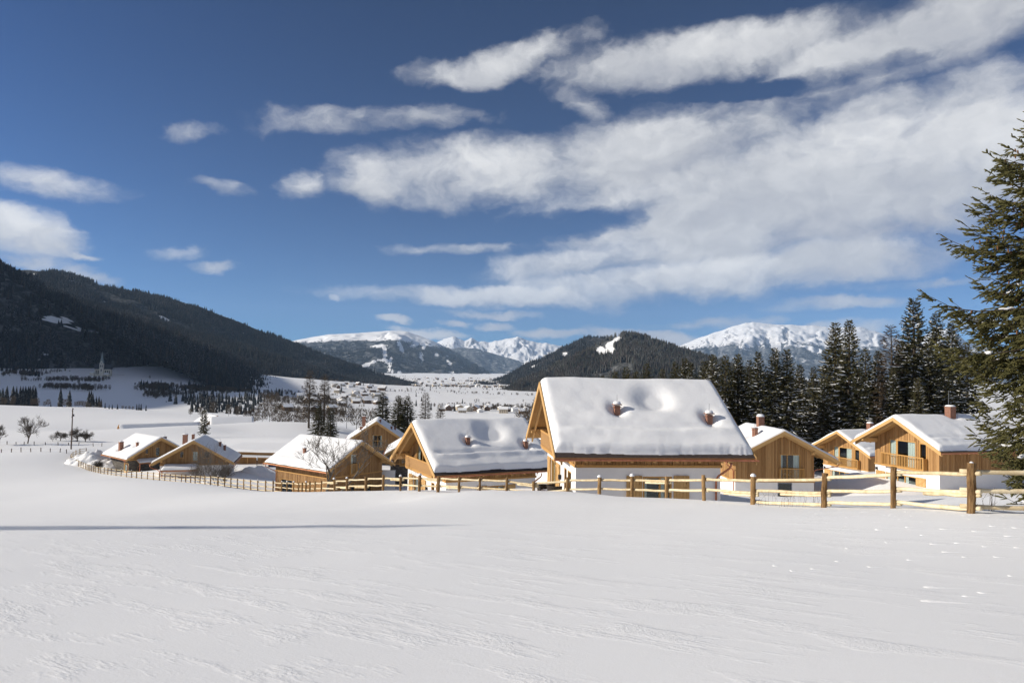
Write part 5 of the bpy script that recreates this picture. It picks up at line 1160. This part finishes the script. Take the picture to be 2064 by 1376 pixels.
# ------------------------------------------------------------------ trees, scrub and houses of the valley
def far_conifer(seed, H=14.0, w=.17, tiers=7, sides=9):
    rnd = random.Random(seed); V, Fc, M = [], [], []; cone_tree(V, Fc, M, 0, 0, -1.0, H, H * w, rnd, sides, tiers); me = mesh_obj('conifer_tree', V, Fc, ['wood_needles']); m = me.data; bpy.data.objects.remove(me); return m
FARC = [far_conifer(400 + i, 14, .16 + .02 * (i % 3)) for i in range(5)]
def far_bare(seed, H=10.0):
    rs = np.random.RandomState(seed); n = 420; a = rs.uniform(0, 6.28, n); r = rs.uniform(0, 1, n) ** .6; h = rs.uniform(.22, .95, n); w = H * .33 * np.sqrt(np.clip(1 - ((h - .55) / .48) ** 2, .02, 1))
    base = np.stack([w * r * np.cos(a) * .7, w * r * np.sin(a) * .7, h * H], 1); d = np.stack([np.cos(a) * .6, np.sin(a) * .6, np.full(n, .9)], 1) + rs.normal(0, .25, (n, 3))
    V, Fc = rhombs(base, d, rs.uniform(.10, .2, n) * H, np.full(n, .016 * H), rs); k = len(V)
    V = np.concatenate([V, np.array([(-.12, 0, -1), (.12, 0, -1), (.05, 0, H * .6), (-.05, 0, H * .6), (0, -.12, -1), (0, .12, -1), (0, .05, H * .6), (0, -.05, H * .6)])]); Fc = np.concatenate([Fc, [[k, k + 1, k + 2, k + 3], [k + 4, k + 5, k + 6, k + 7]]])
    o = mesh_obj('bare_tree', V, Fc, 'larch_twigs'); m = o.data; bpy.data.objects.remove(o); return m
FARB = [far_bare(430 + i) for i in range(4)]
def far_tree(me, name, px, ytop, d, H, label, cat, group, wide=1.0, rz=0.0):
    x = (ray(px, 800)[0] / ray(px, 800)[1]) * d; z = gz(x, d); top = at(px, ytop, d)[2]; s = max(.25, (top - z) / H); s = min(s, 2.2)
    o = bpy.data.objects.new(name, me); COL.objects.link(o); o.location = (x, d, z); o.scale = (s * wide, s * wide, s); o.rotation_euler = (0, 0, rz); return tag(o, label, cat, group)
def z6(x, y): return x / 5.733, 700 + y / 5.733
rnd = random.Random(12)
ROWC = [(0, 480, 620), (30, 460, 620), (80, 428, 640), (150, 408, 660), (190, 430, 660), (232, 400, 670), (262, 402, 670), (292, 390, 680), (325, 385, 680), (345, 400, 690), (375, 410, 690), (408, 425, 690), (250, 585, 470), (282, 600, 470), (312, 586, 470), (590, 630, 470), (700, 460, 640), (805, 485, 660), (1030, 490, 560), (1055, 485, 560), (1075, 520, 560), (1115, 550, 500), (1145, 555, 500), (1172, 590, 500), (1218, 630, 480), (1265, 672, 470), (1302, 655, 470), (1362, 650, 472), (1585, 645, 480), (1610, 642, 482), (1635, 645, 480), (1692, 660, 475)]
CL = {80: 'pointed conifer left of the dense dark clump on the snowy slope', 150: 'broad pointed conifer at the left end of the dense dark clump', 700: 'slim dark conifer alone on the snowy slope below the church', 1055: 'large dark conifer of the biggest pair below the church', 1145: 'large broad conifer next to the biggest pair below the church', 1692: 'small single conifer on the field edge near the barns'}
for (x, y, d) in ROWC:
    px, yt = z6(x, y); far_tree(FARC[rnd.randrange(5)], 'conifer_tree', px, yt, d, 13.0, CL.get(x, 'small dark conifer in the rows on the snowy left-hand fields'), 'conifer', 'conifers on the left-hand fields', .95, rnd.uniform(0, 6))
px, yt = z6(675, 243); far_tree(FARC[1], 'conifer_tree', px, yt, 1480, 13.0, 'lone conifer on the shaded slope left of the church', 'conifer', None, 1.3)
ROWB = [(50, 575), (145, 560), (380, 590), (430, 585), (520, 625), (560, 600), (680, 640), (750, 600), (810, 620), (880, 625), (910, 620), (940, 618), (975, 622), (1005, 630), (1040, 640), (1160, 630), (1420, 690), (1460, 685), (1500, 680), (1540, 690)]
for (x, y) in ROWB:
    px, yt = z6(x, y); far_tree(FARB[rnd.randrange(4)], 'bare_tree', px, yt, rnd.uniform(455, 480), 10.0, 'small leafless tree in the row along the edge of the white field', 'tree', 'leafless trees on the field edge', 1.15, rnd.uniform(0, 6))
for i, (px, yt, d, w) in enumerate(((545, 798, 300, 1.0), (530, 812, 290, 1.1), (560, 815, 280, 1.2), (515, 822, 285, 1.1), (480, 818, 420, 1.1), (462, 815, 430, 1.0), (430, 810, 440, .9), (590, 822, 270, 1.3), (575, 828, 265, 1.3), (605, 826, 262, 1.2), (500, 828, 290, 1.2), (640, 826, 240, 1.2), (700, 815, 235, 1.2), (720, 822, 230, 1.2), (745, 826, 210, 1.2), (680, 818, 240, 1.1), (660, 828, 235, 1.2), (615, 830, 250, 1.2), (405, 820, 420, 1.2), (385, 824, 425, 1.2), (1070, 822, 400, 1.0), (1052, 828, 420, 1.1), (1088, 818, 380, .9))):
    far_tree(FARB[i % 4], 'bare_tree', px, yt, d, 10.0, 'tallest leafless reddish tree behind the snowy barn' if i == 0 else 'leafless brown tree in the copse behind the chalets', 'tree', 'leafless copse behind the chalets', w, i)

def scrub(name, regions, n, protos, label, seed, smin, smax):
    rs = np.random.RandomState(seed); P = []; S = []
    tot = sum(w for *_, w in regions)
    for (x0, x1, y0, y1, d0, d1, w) in regions:                   # picture columns and distances
        m = int(n * w / tot); d = np.exp(rs.uniform(math.log(d0), math.log(d1), m)); px = rs.uniform(x0, x1, m); x = np.array([ray(p, 800)[0] / ray(p, 800)[1] for p in px]) * d
        keep = (fbm(x / 230., d / 60., seed, 4) if name == 'riverside_scrub' else fbm(x / 70., d / 160., seed, 3)) > y0
        x, d = x[keep], d[keep]; z = ground_z(x, d); P.append(np.stack([x, d, z], 1)); S.append(rs.uniform(smin, smax, len(x)))
    scatter(name, np.concatenate(P), np.concatenate(S), protos, label, seed)
def unlinked(me, name): return bpy.data.objects.new(name, me)
BUSH = [unlinked(m, 'bush') for m in FARB]; CONI = [unlinked(m, 'conifer') for m in FARC]
scrub('brushwood', [(40, 340, .0, 0, 980, 1450, 5), (300, 470, .08, 0, 950, 1450, 2), (0, 140, .12, 0, 1150, 1500, 1), (380, 560, .0, 0, 850, 1250, 2)], 5200, BUSH, 'grey leafless brushwood on the slope below the church', 21, .35, .85)
scrub('riverside_scrub', [(600, 1100, .26, 0, 1000, 2100, 5), (700, 1060, .26, 0, 2000, 4500, 5), (560, 700, .05, 0, 900, 1400, 3), (860, 1080, .15, 0, 1050, 1250, 2)], 7500, BUSH, 'brown leafless trees and hedges strewn over the valley floor', 22, .3, .7)
scrub('valley_conifers', [(560, 1080, .25, 0, 1100, 3200, 4)], 160, CONI, 'small dark conifers dotted over the valley floor', 23, .6, 1.0)

scrub('shaded_wood', [(240, 390, .16, 0, 880, 1420, 3), (385, 570, .12, 0, 740, 1250, 5), (0, 80, .15, 0, 1200, 1480, 1), (120, 230, .22, 0, 900, 1250, 1)], 1300, CONI, 'dark shaded conifer belts reaching down between the snowy fields', 24, .22, 1.15)
def village_house(seed):
    rnd = random.Random(seed); mb = MB(); L, W, h, r = rnd.uniform(11, 16), rnd.uniform(9, 12), rnd.uniform(4.5, 7), rnd.uniform(2.6, 3.6); z0 = -1.0
    V = [(-L / 2, -W / 2, z0), (L / 2, -W / 2, z0), (L / 2, W / 2, z0), (-L / 2, W / 2, z0), (-L / 2, -W / 2, h), (L / 2, -W / 2, h), (L / 2, W / 2, h), (-L / 2, W / 2, h), (-L / 2, 0, h + r), (L / 2, 0, h + r)]
    mb.add(V, [(0, 1, 5, 4), (2, 3, 7, 6), (1, 2, 6, 9, 5), (3, 0, 4, 8, 7)], 0)
    o_, t = .9, .45
    for sg in (-1, 1):
        q = [(-L / 2 - o_, 0, h + r), (L / 2 + o_, 0, h + r), (L / 2 + o_, sg * (W / 2 + o_), h - o_ * r / (W / 2)), (-L / 2 - o_, sg * (W / 2 + o_), h - o_ * r / (W / 2))]
        mb.hexa([q[i] for i in (0, 1, 2, 3)] + [(a, b, c + t) for a, b, c in q], 1)
    for zz in ((1.0, 2.2), (3.4, 4.5)):
        if zz[1] > h: continue
        for i in range(4):
            x = -L / 2 + (i + .7) * L / 4.5; mb.box(x, x + 1.1, -W / 2 - .06, -W / 2 + .05, zz[0], zz[1], 2); mb.box(x, x + 1.1, W / 2 - .05, W / 2 + .06, zz[0], zz[1], 2)
        for i in range(2): y = -W / 4 + i * W / 3; mb.box(-L / 2 - .06, -L / 2 + .05, y, y + 1.1, zz[0], zz[1], 2); mb.box(L / 2 - .05, L / 2 + .06, y, y + 1.1, zz[0], zz[1], 2)
    if rnd.random() < .7: mb.box(L * .2, L * .2 + .9, .4, 1.3, h + r - .6, h + r + 1.1, 0)
    o = mb.build('village_house', [rnd.choice(['plaster', 'barn_wood', 'plaster_warm', 'plaster_warm']), 'snow', 'dark_metal']); m = o.data; bpy.data.objects.remove(o); return m
simple('barn_wood', (0.16, 0.10, 0.06), 0.9, 0, .2, 1)
simple('plaster_warm', (0.52, 0.44, 0.33), 0.9, 0, .1, .5)
VH = [village_house(500 + i) for i in range(8)]
rnd = random.Random(77); hn = 0
def hamlet(n, x0, x1, d0, d1, label, group, grid=.6):
    k = 0; tries = 0; pts = []
    while k < n and tries < n * 60:
        tries += 1; d = math.exp(rnd.uniform(math.log(d0), math.log(d1))); px = rnd.uniform(x0, x1); x = ray(px, 800)[0] / ray(px, 800)[1] * d
        if any(abs(x - a) < 17 and abs(d - b) < 24 for a, b in pts): continue
        pts.append((x, d)); o = bpy.data.objects.new('village_house', VH[rnd.randrange(8)]); COL.objects.link(o); o.location = (x, d, gz(x, d)); o.rotation_euler = (0, 0, rnd.choice([0, 0, 1.57]) + rnd.gauss(.3, .25)); o.scale = [rnd.uniform(.7, 1.05)] * 3; tag(o, label, 'house', group); k += 1
hamlet(46, 672, 775, 1230, 1750, 'small snow-roofed house in the village below the dark hillside', 'village below the dark hillside')
hamlet(75, 830, 1020, 2350, 4300, 'tiny snow-roofed house in the far town at the valley head', 'far town at the valley head')
hamlet(24, 890, 1062, 1060, 1240, 'snow-roofed house in the row across the valley floor', 'row of houses on the valley floor')
hamlet(10, 570, 690, 900, 1250, 'small house among the brown trees of the near valley', 'houses among the near valley trees')
hamlet(4, 1025, 1065, 800, 950, 'house beside the gable of the largest chalet, far below', 'houses far below the largest chalet')

# ------------------------------------------------------------------ church on the hillside
simple('church_wall', (0.74, 0.66, 0.53), 0.9, 0, .12, .3); simple('spire_copper', (0.30, 0.33, 0.30), 0.6, 0, .15, .5); simple('slate', (0.055, 0.06, 0.07), 0.6, 0, .2, .5)
def church():
    b = at(208, 758, 1450); root = empty('church', (b[0], b[1], gz(b[0], b[1]) + 1.0), math.radians(18)); root.scale = (1.2, 1.2, 1.2); tag(root, 'pale church with slender pointed spire on the shaded hillside', 'church')
    mb = MB(); mb.box(-12, 12, -6, 6, -4, 11); mb.build('nave', 'church_wall', root)
    mb = MB(); mb.hexa([(-12.6, -6.8, 10.6), (12.6, -6.8, 10.6), (12.6, 6.8, 10.6), (-12.6, 6.8, 10.6), (-12.6, -.1, 19), (12.6, -.1, 19), (12.6, .1, 19), (-12.6, .1, 19)]); mb.build('roof', 'slate', root)
    mb = MB(); mb.box(-4.2, 1.8, -10.2, -4.5, -4, 20); mb.build('tower', 'church_wall', root)
    mb = MB()
    for (x, y) in ((-1.2, -10.2), (-1.2, -4.5)): mb.add([(x - 3, y, 20), (x + 3, y, 20), (x, y, 25), (x - 3, y + .4, 20), (x + 3, y + .4, 20), (x, y + .4, 25)], [(0, 1, 2), (5, 4, 3), (0, 2, 5, 3), (1, 4, 5, 2), (0, 3, 4, 1)])
    mb.build('tower_gable', 'church_wall', root)
    mb = MB(); V = [(-1.2 + 3.3 * math.cos(i * .7854 + .39), -7.35 + 3.3 * math.sin(i * .7854 + .39), 20) for i in range(8)] + [(-1.2, -7.35, 41)]; mb.add(V, [(i, (i + 1) % 8, 8) for i in range(8)]); mb.build('spire', 'spire_copper', root)
    for x in (-9.5, -6.5, 4.5, 7.5, 10.0): mb = MB(); mb.box(x - .7, x + .7, -6.1, -5.9, 2.5, 8.5); mb.build('window', 'dark_metal', root)
    for (x, z) in ((-2.4, 14), (0, 14), (-1.2, 7)): mb = MB(); mb.box(x - .6, x + .6, -10.3, -10.1, z, z + 3.6); mb.build('belfry_opening', 'dark_metal', root)
    for x in (-8, 6, 9, 12.2): mb = MB(); mb.box(x - .5, x + .5, -7.4, -6, -4, 8); mb.build('buttress', 'church_wall', root)
    for (x0, x1, y0, y1, h) in ((-19, -12.5, -8, 2, 4.5), (3, 11, -13, -7, 2.5)):
        mb = MB(); mb.box(x0, x1, y0, y1, -4, h); mb.build('side_building', 'church_wall', root)
        mb = MB(); mb.hexa([(x0 - .5, y0 - .5, h), (x1 + .5, y0 - .5, h), (x1 + .5, y1 + .5, h), (x0 - .5, y1 + .5, h), (x0 + 1.5, (y0 + y1) / 2 - .1, h + 2.2), (x1 - 1.5, (y0 + y1) / 2 - .1, h + 2.2), (x1 - 1.5, (y0 + y1) / 2 + .1, h + 2.2), (x0 + 1.5, (y0 + y1) / 2 + .1, h + 2.2)]); mb.build('snowy_roof', 'snow', root)
church()

# ------------------------------------------------------------------ barns and the long garage in the middle distance
def barn(name, px, d, yaw, L, W, h, r, label, T=.35, wall='wall_wood_old', yr=850, chim=()):
    x, y, z = gpt(px, d); base = at(px, yr, d)[2] - (h + r + .45) - z; root = empty(name, (x, y, z + base), math.radians(yaw)); tag(root, label, 'barn' if 'barn' in label else 'building')
    mb = MB(); V = [(-L / 2, -W / 2, -2), (L / 2, -W / 2, -2), (L / 2, W / 2, -2), (-L / 2, W / 2, -2), (-L / 2, -W / 2, h), (L / 2, -W / 2, h), (L / 2, W / 2, h), (-L / 2, W / 2, h), (-L / 2, 0, h + r), (L / 2, 0, h + r)]
    mb.add(V, [(0, 1, 5, 4), (2, 3, 7, 6), (1, 2, 6, 9, 5), (3, 0, 4, 8, 7), (0, 3, 2, 1)]); mb.build('wall', wall, root)
    o_ = .9; mb = MB()
    for sg in (-1, 1):
        q = [(-L / 2 - o_, 0, h + r), (L / 2 + o_, 0, h + r), (L / 2 + o_, sg * (W / 2 + o_), h - o_ * 2 * r / W), (-L / 2 - o_, sg * (W / 2 + o_), h - o_ * 2 * r / W)]; mb.hexa(q + [(a, b, c + .2) for a, b, c in q])
    ro = mb.build('roof', 'soffit_wood', root)
    nu, nv = 40, 30; U = np.linspace(-L / 2 - o_, L / 2 + o_, nu); Vv = np.linspace(-W / 2 - o_ + .1, W / 2 + o_ - .1, nv); UU, VV = np.meshgrid(U, Vv); e = np.minimum(np.minimum(UU - U[0], U[-1] - UU), np.minimum(VV - Vv[0], Vv[-1] - VV)); pr = np.sqrt(np.clip(1 - (1 - np.clip(e / .5, 0, 1)) ** 2, 0, 1))
    Z = h + r + .205 - 2 * r / W * np.sqrt(VV ** 2 + .06) + T * pr * (1 + .15 * fbm(UU * .3, VV * .3, 4, 3)); mesh_obj('roof_snow', np.stack([UU, VV, Z], -1).reshape(-1, 3), grid_faces(nv, nu), 'snow', ro, True)
    for (cx, cy, ch) in chim: mb = MB(); mb.box(cx - .5, cx + .5, cy - .5, cy + .5, h, h + r + ch); mb.build('chimney', 'brick', root)
    return root
barn('barn', 466, 262, 22, 13, 15, .4, 4.4, 'farm barn with wide grey snow roof beyond the garage', chim=((2, -5.5, -3.0), (5, -6.5, -3.6)), yr=838)
barn('barn', 424, 285, -50, 13, 11, .3, 4.0, 'barn with bright snow roof behind the farm barn', yr=834)
barn('barn', 322, 245, 40, 24, 15, .0, 5.2, 'long barn with dark grey shaded snow roof behind the snow bank', yr=851)
barn('shed', 252, 222, 6, 7.5, 5, 1.5, .4, 'flat-roofed long shed building at the edge of the white field', .25, yr=871)
def garage():
    a, b = at(440, 938, 137.5), at(668, 940, 136.0); a[2] = b[2] = -19.1; L = float(np.linalg.norm((b - a)[:2])); yaw = math.atan2(b[1] - a[1], b[0] - a[0]); root = empty('garage', tuple(a), yaw); tag(root, 'long low timber garage built into the snowy rise', 'garage')
    n = int(L / .6)
    mb = MB()
    for i in range(n): mb.box(i * L / n + .01, (i + 1) * L / n - .01, -.03 * (i % 2), .25, -.8, 1.72)
    o = mb.build('wall_boards', 'wall_wood_old', root); o['kind'] = 'stuff'
    for k in range(6): mb = MB(); mb.box(2.0 + k * L / 6, 2.14 + k * L / 6, -.10, -.035, -.8, 1.72); mb.build('post', 'beam_wood', root)
    mb = MB(); mb.box(-.3, L + .3, -1.0, .2, 1.722, 1.80); mb.build('ledge', 'frame_wood', root)
    mb = MB(); mb.box(-.28, L + .28, -.98, .0, 1.803, 2.12); mb.build('ledge_snow', 'snow', root, False)
    mb = MB(); mb.box(-.1, L + .1, .02, .4, 2.12, 2.72); mb.build('fascia', 'wall_wood_old', root)
    nu, nv = 60, 26; U = np.linspace(-.5, L + .5, nu); Vv = np.linspace(-.35, 12, nv); UU, VV = np.meshgrid(U, Vv); e = np.minimum(VV + .35, 1.2) / 1.2; Z = 2.70 + .40 * np.sqrt(np.clip(1 - (1 - e) ** 2, 0, 1)) + .012 * VV + .05 * fbm(UU * .2, VV * .2, 9, 3)
    mesh_obj('roof_snow', np.stack([UU, VV, Z], -1).reshape(-1, 3), grid_faces(nv, nu), 'snow', root, True)
garage()

# ------------------------------------------------------------------ poles, lamps, piles, terrace things
def utility_pole():
    p = gpt(143.5, 138); root = empty('utility_pole', p); tag(root, 'tall brown utility pole at the bend of the fence', 'pole'); top = at(147, 822, 138)[2] - p[2]
    mb = MB(); mb.tube([(0, 0, -1), (0, 0, top)], [.13, .09], 8); mb.build('shaft', 'pole_wood', root, True)
    for (dx, z) in ((.14, top - .15), (-.14, top - .5), (.16, top - 1.4), (-.16, top - 1.7)): mb = MB(); mb.tube([(0, 0, z - .12), (dx, 0, z - .1), (dx, 0, z + .06)], [.02, .03, .05], 6); mb.build('insulator', 'dark_metal', root)
    mb = MB(); mb.box(.07, .28, -.12, .12, top - 1.6, top - 1.2); mb.build('junction_box', 'dark_metal', root)
utility_pole()
def lamp_post(px, d, ytop, label):
    p = gpt(px, d); h = at(px, ytop, d)[2] - p[2]; root = empty('lamp_post', p); tag(root, label, 'lamp')
    mb = MB(); mb.tube([(0, 0, -.4), (0, 0, h - .55)], .06, 8); mb.build('post', 'dark_metal', root)
    mb = MB(); mb.tube([(0, 0, h - .55), (0, 0, h - .1)], .11, 8); mb.build('lantern', 'steel', root)
    mb = MB(); mb.tube([(0, 0, h - .1), (0, 0, h), (0, 0, h + .12)], [.17, .15, .05], 8); mb.build('snow_cap', 'snow', root)
lamp_post(519, 127, 921, 'slim lamp post with snow cap on the cleared drive'); lamp_post(188.5, 190, 873, 'dark short pole with a box at the far field edge')
def pile(px, d, rx, ry, h, seed, label):
    p = gpt(px, d); n = 34; t = np.linspace(-1, 1, n); X, Y = np.meshgrid(t, t); r = np.hypot(X, Y); z = np.clip(1 - r ** 2, 0, 1) ** .8 * h * (0.75 + .8 * fbm(X * 2.2, Y * 2.2, seed, 4)) + .22 * h * np.abs(fbm(X * 6, Y * 6, seed + 3, 3)) * (r < 1)
    gx, gy = p[0] + X * rx, p[1] + Y * ry; zz = ground_z(gx, gy) - p[2] + np.where(r < 1, z, -.3)
    o = mesh_obj('snow_pile', np.stack([X * rx, Y * ry, zz], -1).reshape(-1, 3), grid_faces(n, n), 'snow_rough', None, False); o.location = p; tag(o, label, 'snow pile', 'heaps of cleared snow')
pile(186, 122, 4.0, 3.5, 2.1, 1, 'rounded heap of cleared snow inside the fence bend'); pile(212, 127, 4.5, 3, 1.9, 2, 'lumpy heap of cleared snow behind the rounded heap'); pile(214, 119, 4, 2.2, 1.2, 3, 'low heap of cleared snow beside the stone chalet'); pile(527, 107, 3.2, 1.8, 1.0, 4, 'rough heap of cleared snow below the lamp post'); pile(440, 84, 2.6, 1.2, .6, 5, 'small snow heap under the shrubs at the fence')
def car():
    p = gpt(556, 124); root = empty('car', p, math.radians(100)); tag(root, 'dark blue car half hidden behind the timber chalet', 'car')
    simple('car_paint', (0.015, 0.022, 0.05), 0.25, .3, 0, 1, .6)
    prof = [(-2.1, .35), (-2.15, .8), (-2.0, 1.0), (-1.75, 1.05), (-1.2, 1.5), (.4, 1.5), (1.1, 1.05), (2.0, .9), (2.15, .6), (2.1, .3)]; mb = MB(); V = [(x, -.85, z) for x, z in prof] + [(x, .85, z) for x, z in prof]; n = len(prof)
    mb.add(V, [tuple(range(n)), tuple(range(2 * n - 1, n - 1, -1))] + [(i, i + n, (i + 1) % n + n, (i + 1) % n) for i in range(n)]); mb.build('body', 'car_paint', root)
    for (x, y) in ((-1.35, -.8), (-1.35, .8), (1.35, -.8), (1.35, .8)): mb = MB(); mb.tube([(x, y - .1, .32), (x, y + .1, .32)], .32, 14); mb.build('wheel', 'dark_metal', root)
    for y in (-.6, .6): mb = MB(); mb.box(2.1, 2.16, y - .15, y + .15, .62, .78); mb.build('headlight', 'steel', root)
    mb = MB(); mb.box(-1.1, .35, -.87, .87, 1.1, 1.42); mb.build('side_window', 'dark_metal', root)
    mb = MB(); mb.box(-1.3, .5, -.8, .8, 1.5, 1.62); mb.build('roof_snow', 'snow', root)
car()
def wall_panel():
    a = gpt(784, 92); mb = MB(); L, h = 1.75, 2.4; nx, nz = 8, 10
    mb.box(-L / 2, L / 2, -.12, .12, -1.0, h); mb.box(-L / 2 - .05, L / 2 + .05, -.17, .17, h + .001, h + .06)
    o = mb.build('garden_wall', 'plaster', None); o.location = a; tag(o, 'short pale rendered wall between the timber chalet and the board balcony', 'wall', None, 'thing')
wall_panel()
def rattan_chair(loc, rz, label):
    root = empty('armchair', loc, rz); tag(root, label, 'armchair', 'wicker armchairs on the terrace')
    mb = MB(); n = 14
    V, Fc = [], []
    for j, (z, r) in enumerate(((.30, .36), (.42, .40), (.72, .44), (.78, .45))):
        for i in range(n + 1): a = math.pi * (-.15 + 1.3 * i / n); V.append((r * math.cos(a), r * math.sin(a), z))
    for j, (z, r) in enumerate(((.78, .39), (.72, .38), (.42, .34), (.30, .31))):
        for i in range(n + 1): a = math.pi * (-.15 + 1.3 * i / n); V.append((r * math.cos(a), r * math.sin(a), z))
    m = n + 1
    for j in range(7):
        for i in range(n): Fc.append((j * m + i, j * m + i + 1, (j + 1) * m + i + 1, (j + 1) * m + i))
    mb.add(V, Fc); mb.build('backrest', 'wicker', root)
    mb = MB(); mb.tube([(0, 0, .30), (0, 0, .40)], .38, 14); mb.build('seat', 'wicker', root)
    mb = MB(); mb.tube([(0, 0, .401), (0, 0, .52), (0, 0, .58)], [.36, .33, .1], 14); mb.build('seat_snow', 'snow', root, True)
    for k in range(4): a = .8 + k * 1.57; mb = MB(); mb.tube([(.28 * math.cos(a), .28 * math.sin(a), .3), (.33 * math.cos(a), .33 * math.sin(a), -.15)], .025, 5); mb.build('leg', 'dark_metal', root)
simple('wicker', (0.05, 0.04, 0.032), 0.8, 0, .4, 30, .2, .5)
cx = at(1099, 985, 38.5); g0 = gz(cx[0], 38.5) 
for (px, d, rz, lab) in ((1099, 37.5, .4, 'dark round wicker armchair with snow on its seat'), (1119, 36.8, 2.0, 'dark wicker armchair against the terrace door')):
    c = at(px, 990, d); rattan_chair((c[0], d, at(px, 1008, d)[2]), rz, lab)
def picket_fence():
    a, b = at(1713, 987, 84), at(1761, 984, 81); root = empty('picket_fence', tuple(a)); tag(root, 'small brown picket fence between the two balcony chalets', 'fence'); n = 15
    A, B = Vector(a), Vector(b)
    for i in range(n):
        q = (B - A) * i / (n - 1); mb = MB(); mb.box(q.x - .045, q.x + .045, q.y - .02, q.y + .02, q.z - .8, q.z + .62); mb.build('picket', 'frame_wood', root)
    for z in (.15, .45): mb = MB(); mb.tube([(0, .06, z), ((B - A).x, (B - A).y + .06, (B - A).z + z)], .035, 4); mb.build('rail', 'frame_wood', root)
picket_fence()
def stalks():
    rs = random.Random(4); mb = MB()
    for i in range(60):
        px = rs.choice([rs.gauss(1545, 10), rs.gauss(1590, 12), rs.gauss(1640, 9), rs.uniform(1520, 1660), rs.gauss(1995, 12)]); d = rs.uniform(20.2, 23.0) if px < 1700 else 15; x, y, z = gpt(px, d); h = rs.uniform(.12, .5); mb.tube([(x, y, z - .05), (x + rs.gauss(0, .03), y, z + h * .6), (x + rs.gauss(0, .08), y + rs.gauss(0, .05), z + h)], [.004, .003, .002], 3, 0, False)
    tag(mb.build('dry_grass', 'larch_twigs'), 'thin dry grass stalks sticking out of the snow at the fence', 'grass', None, 'stuff')
stalks()

# ------------------------------------------------------------------ wind-blown clods on the meadow
def clods():
    rs = random.Random(15); mb = MB(); V = []; Fc = []
    for (px, py, ln, hh) in CLODS:
        r = ray(px, py); d = 9.0
        for _ in range(40):
            q = r * (d / r[1]); d *= 1 + .6 * (gz(q[0], q[1]) / q[2] - 1)
        cx, cy = r[0] * d / r[1], d; n, m = 13, 5; hgt = .017 * (.6 + .7 * ln) * hh * (d / 10.0) ** .3; b = len(V); ang = rs.gauss(-.08, .06); wy = .055 * rs.uniform(.7, 1.3) * (.5 + .5 * hh)
        for j in range(m):
            v = -1 + 2 * j / (m - 1)
            for i in range(n):
                f = i / (n - 1); dx = -.05 + f ** 1.6 * ln; prof = (math.sin(min(1, f / .22) * math.pi / 2) if f < .22 else (1 - (f - .22) / .78) ** 1.4) * (1 - v * v) * rs.uniform(.75, 1.2)
                x = cx + dx; y = cy + v * wy * (1 + .4 * f) + dx * ang; V.append((x, y, hgt * prof - .004))
        for j in range(m - 1):
            for i in range(n - 1): Fc.append((b + j * n + i, b + j * n + i + 1, b + (j + 1) * n + i + 1, b + (j + 1) * n + i))
    V = np.array(V); V[:, 2] += ground_z(V[:, 0], V[:, 1])
    tag(mesh_obj('snow_clods', V, Fc, 'snow', None, True), 'small wind-blown snow clods with drift tails on the meadow', 'snow', None, 'stuff')
clods()
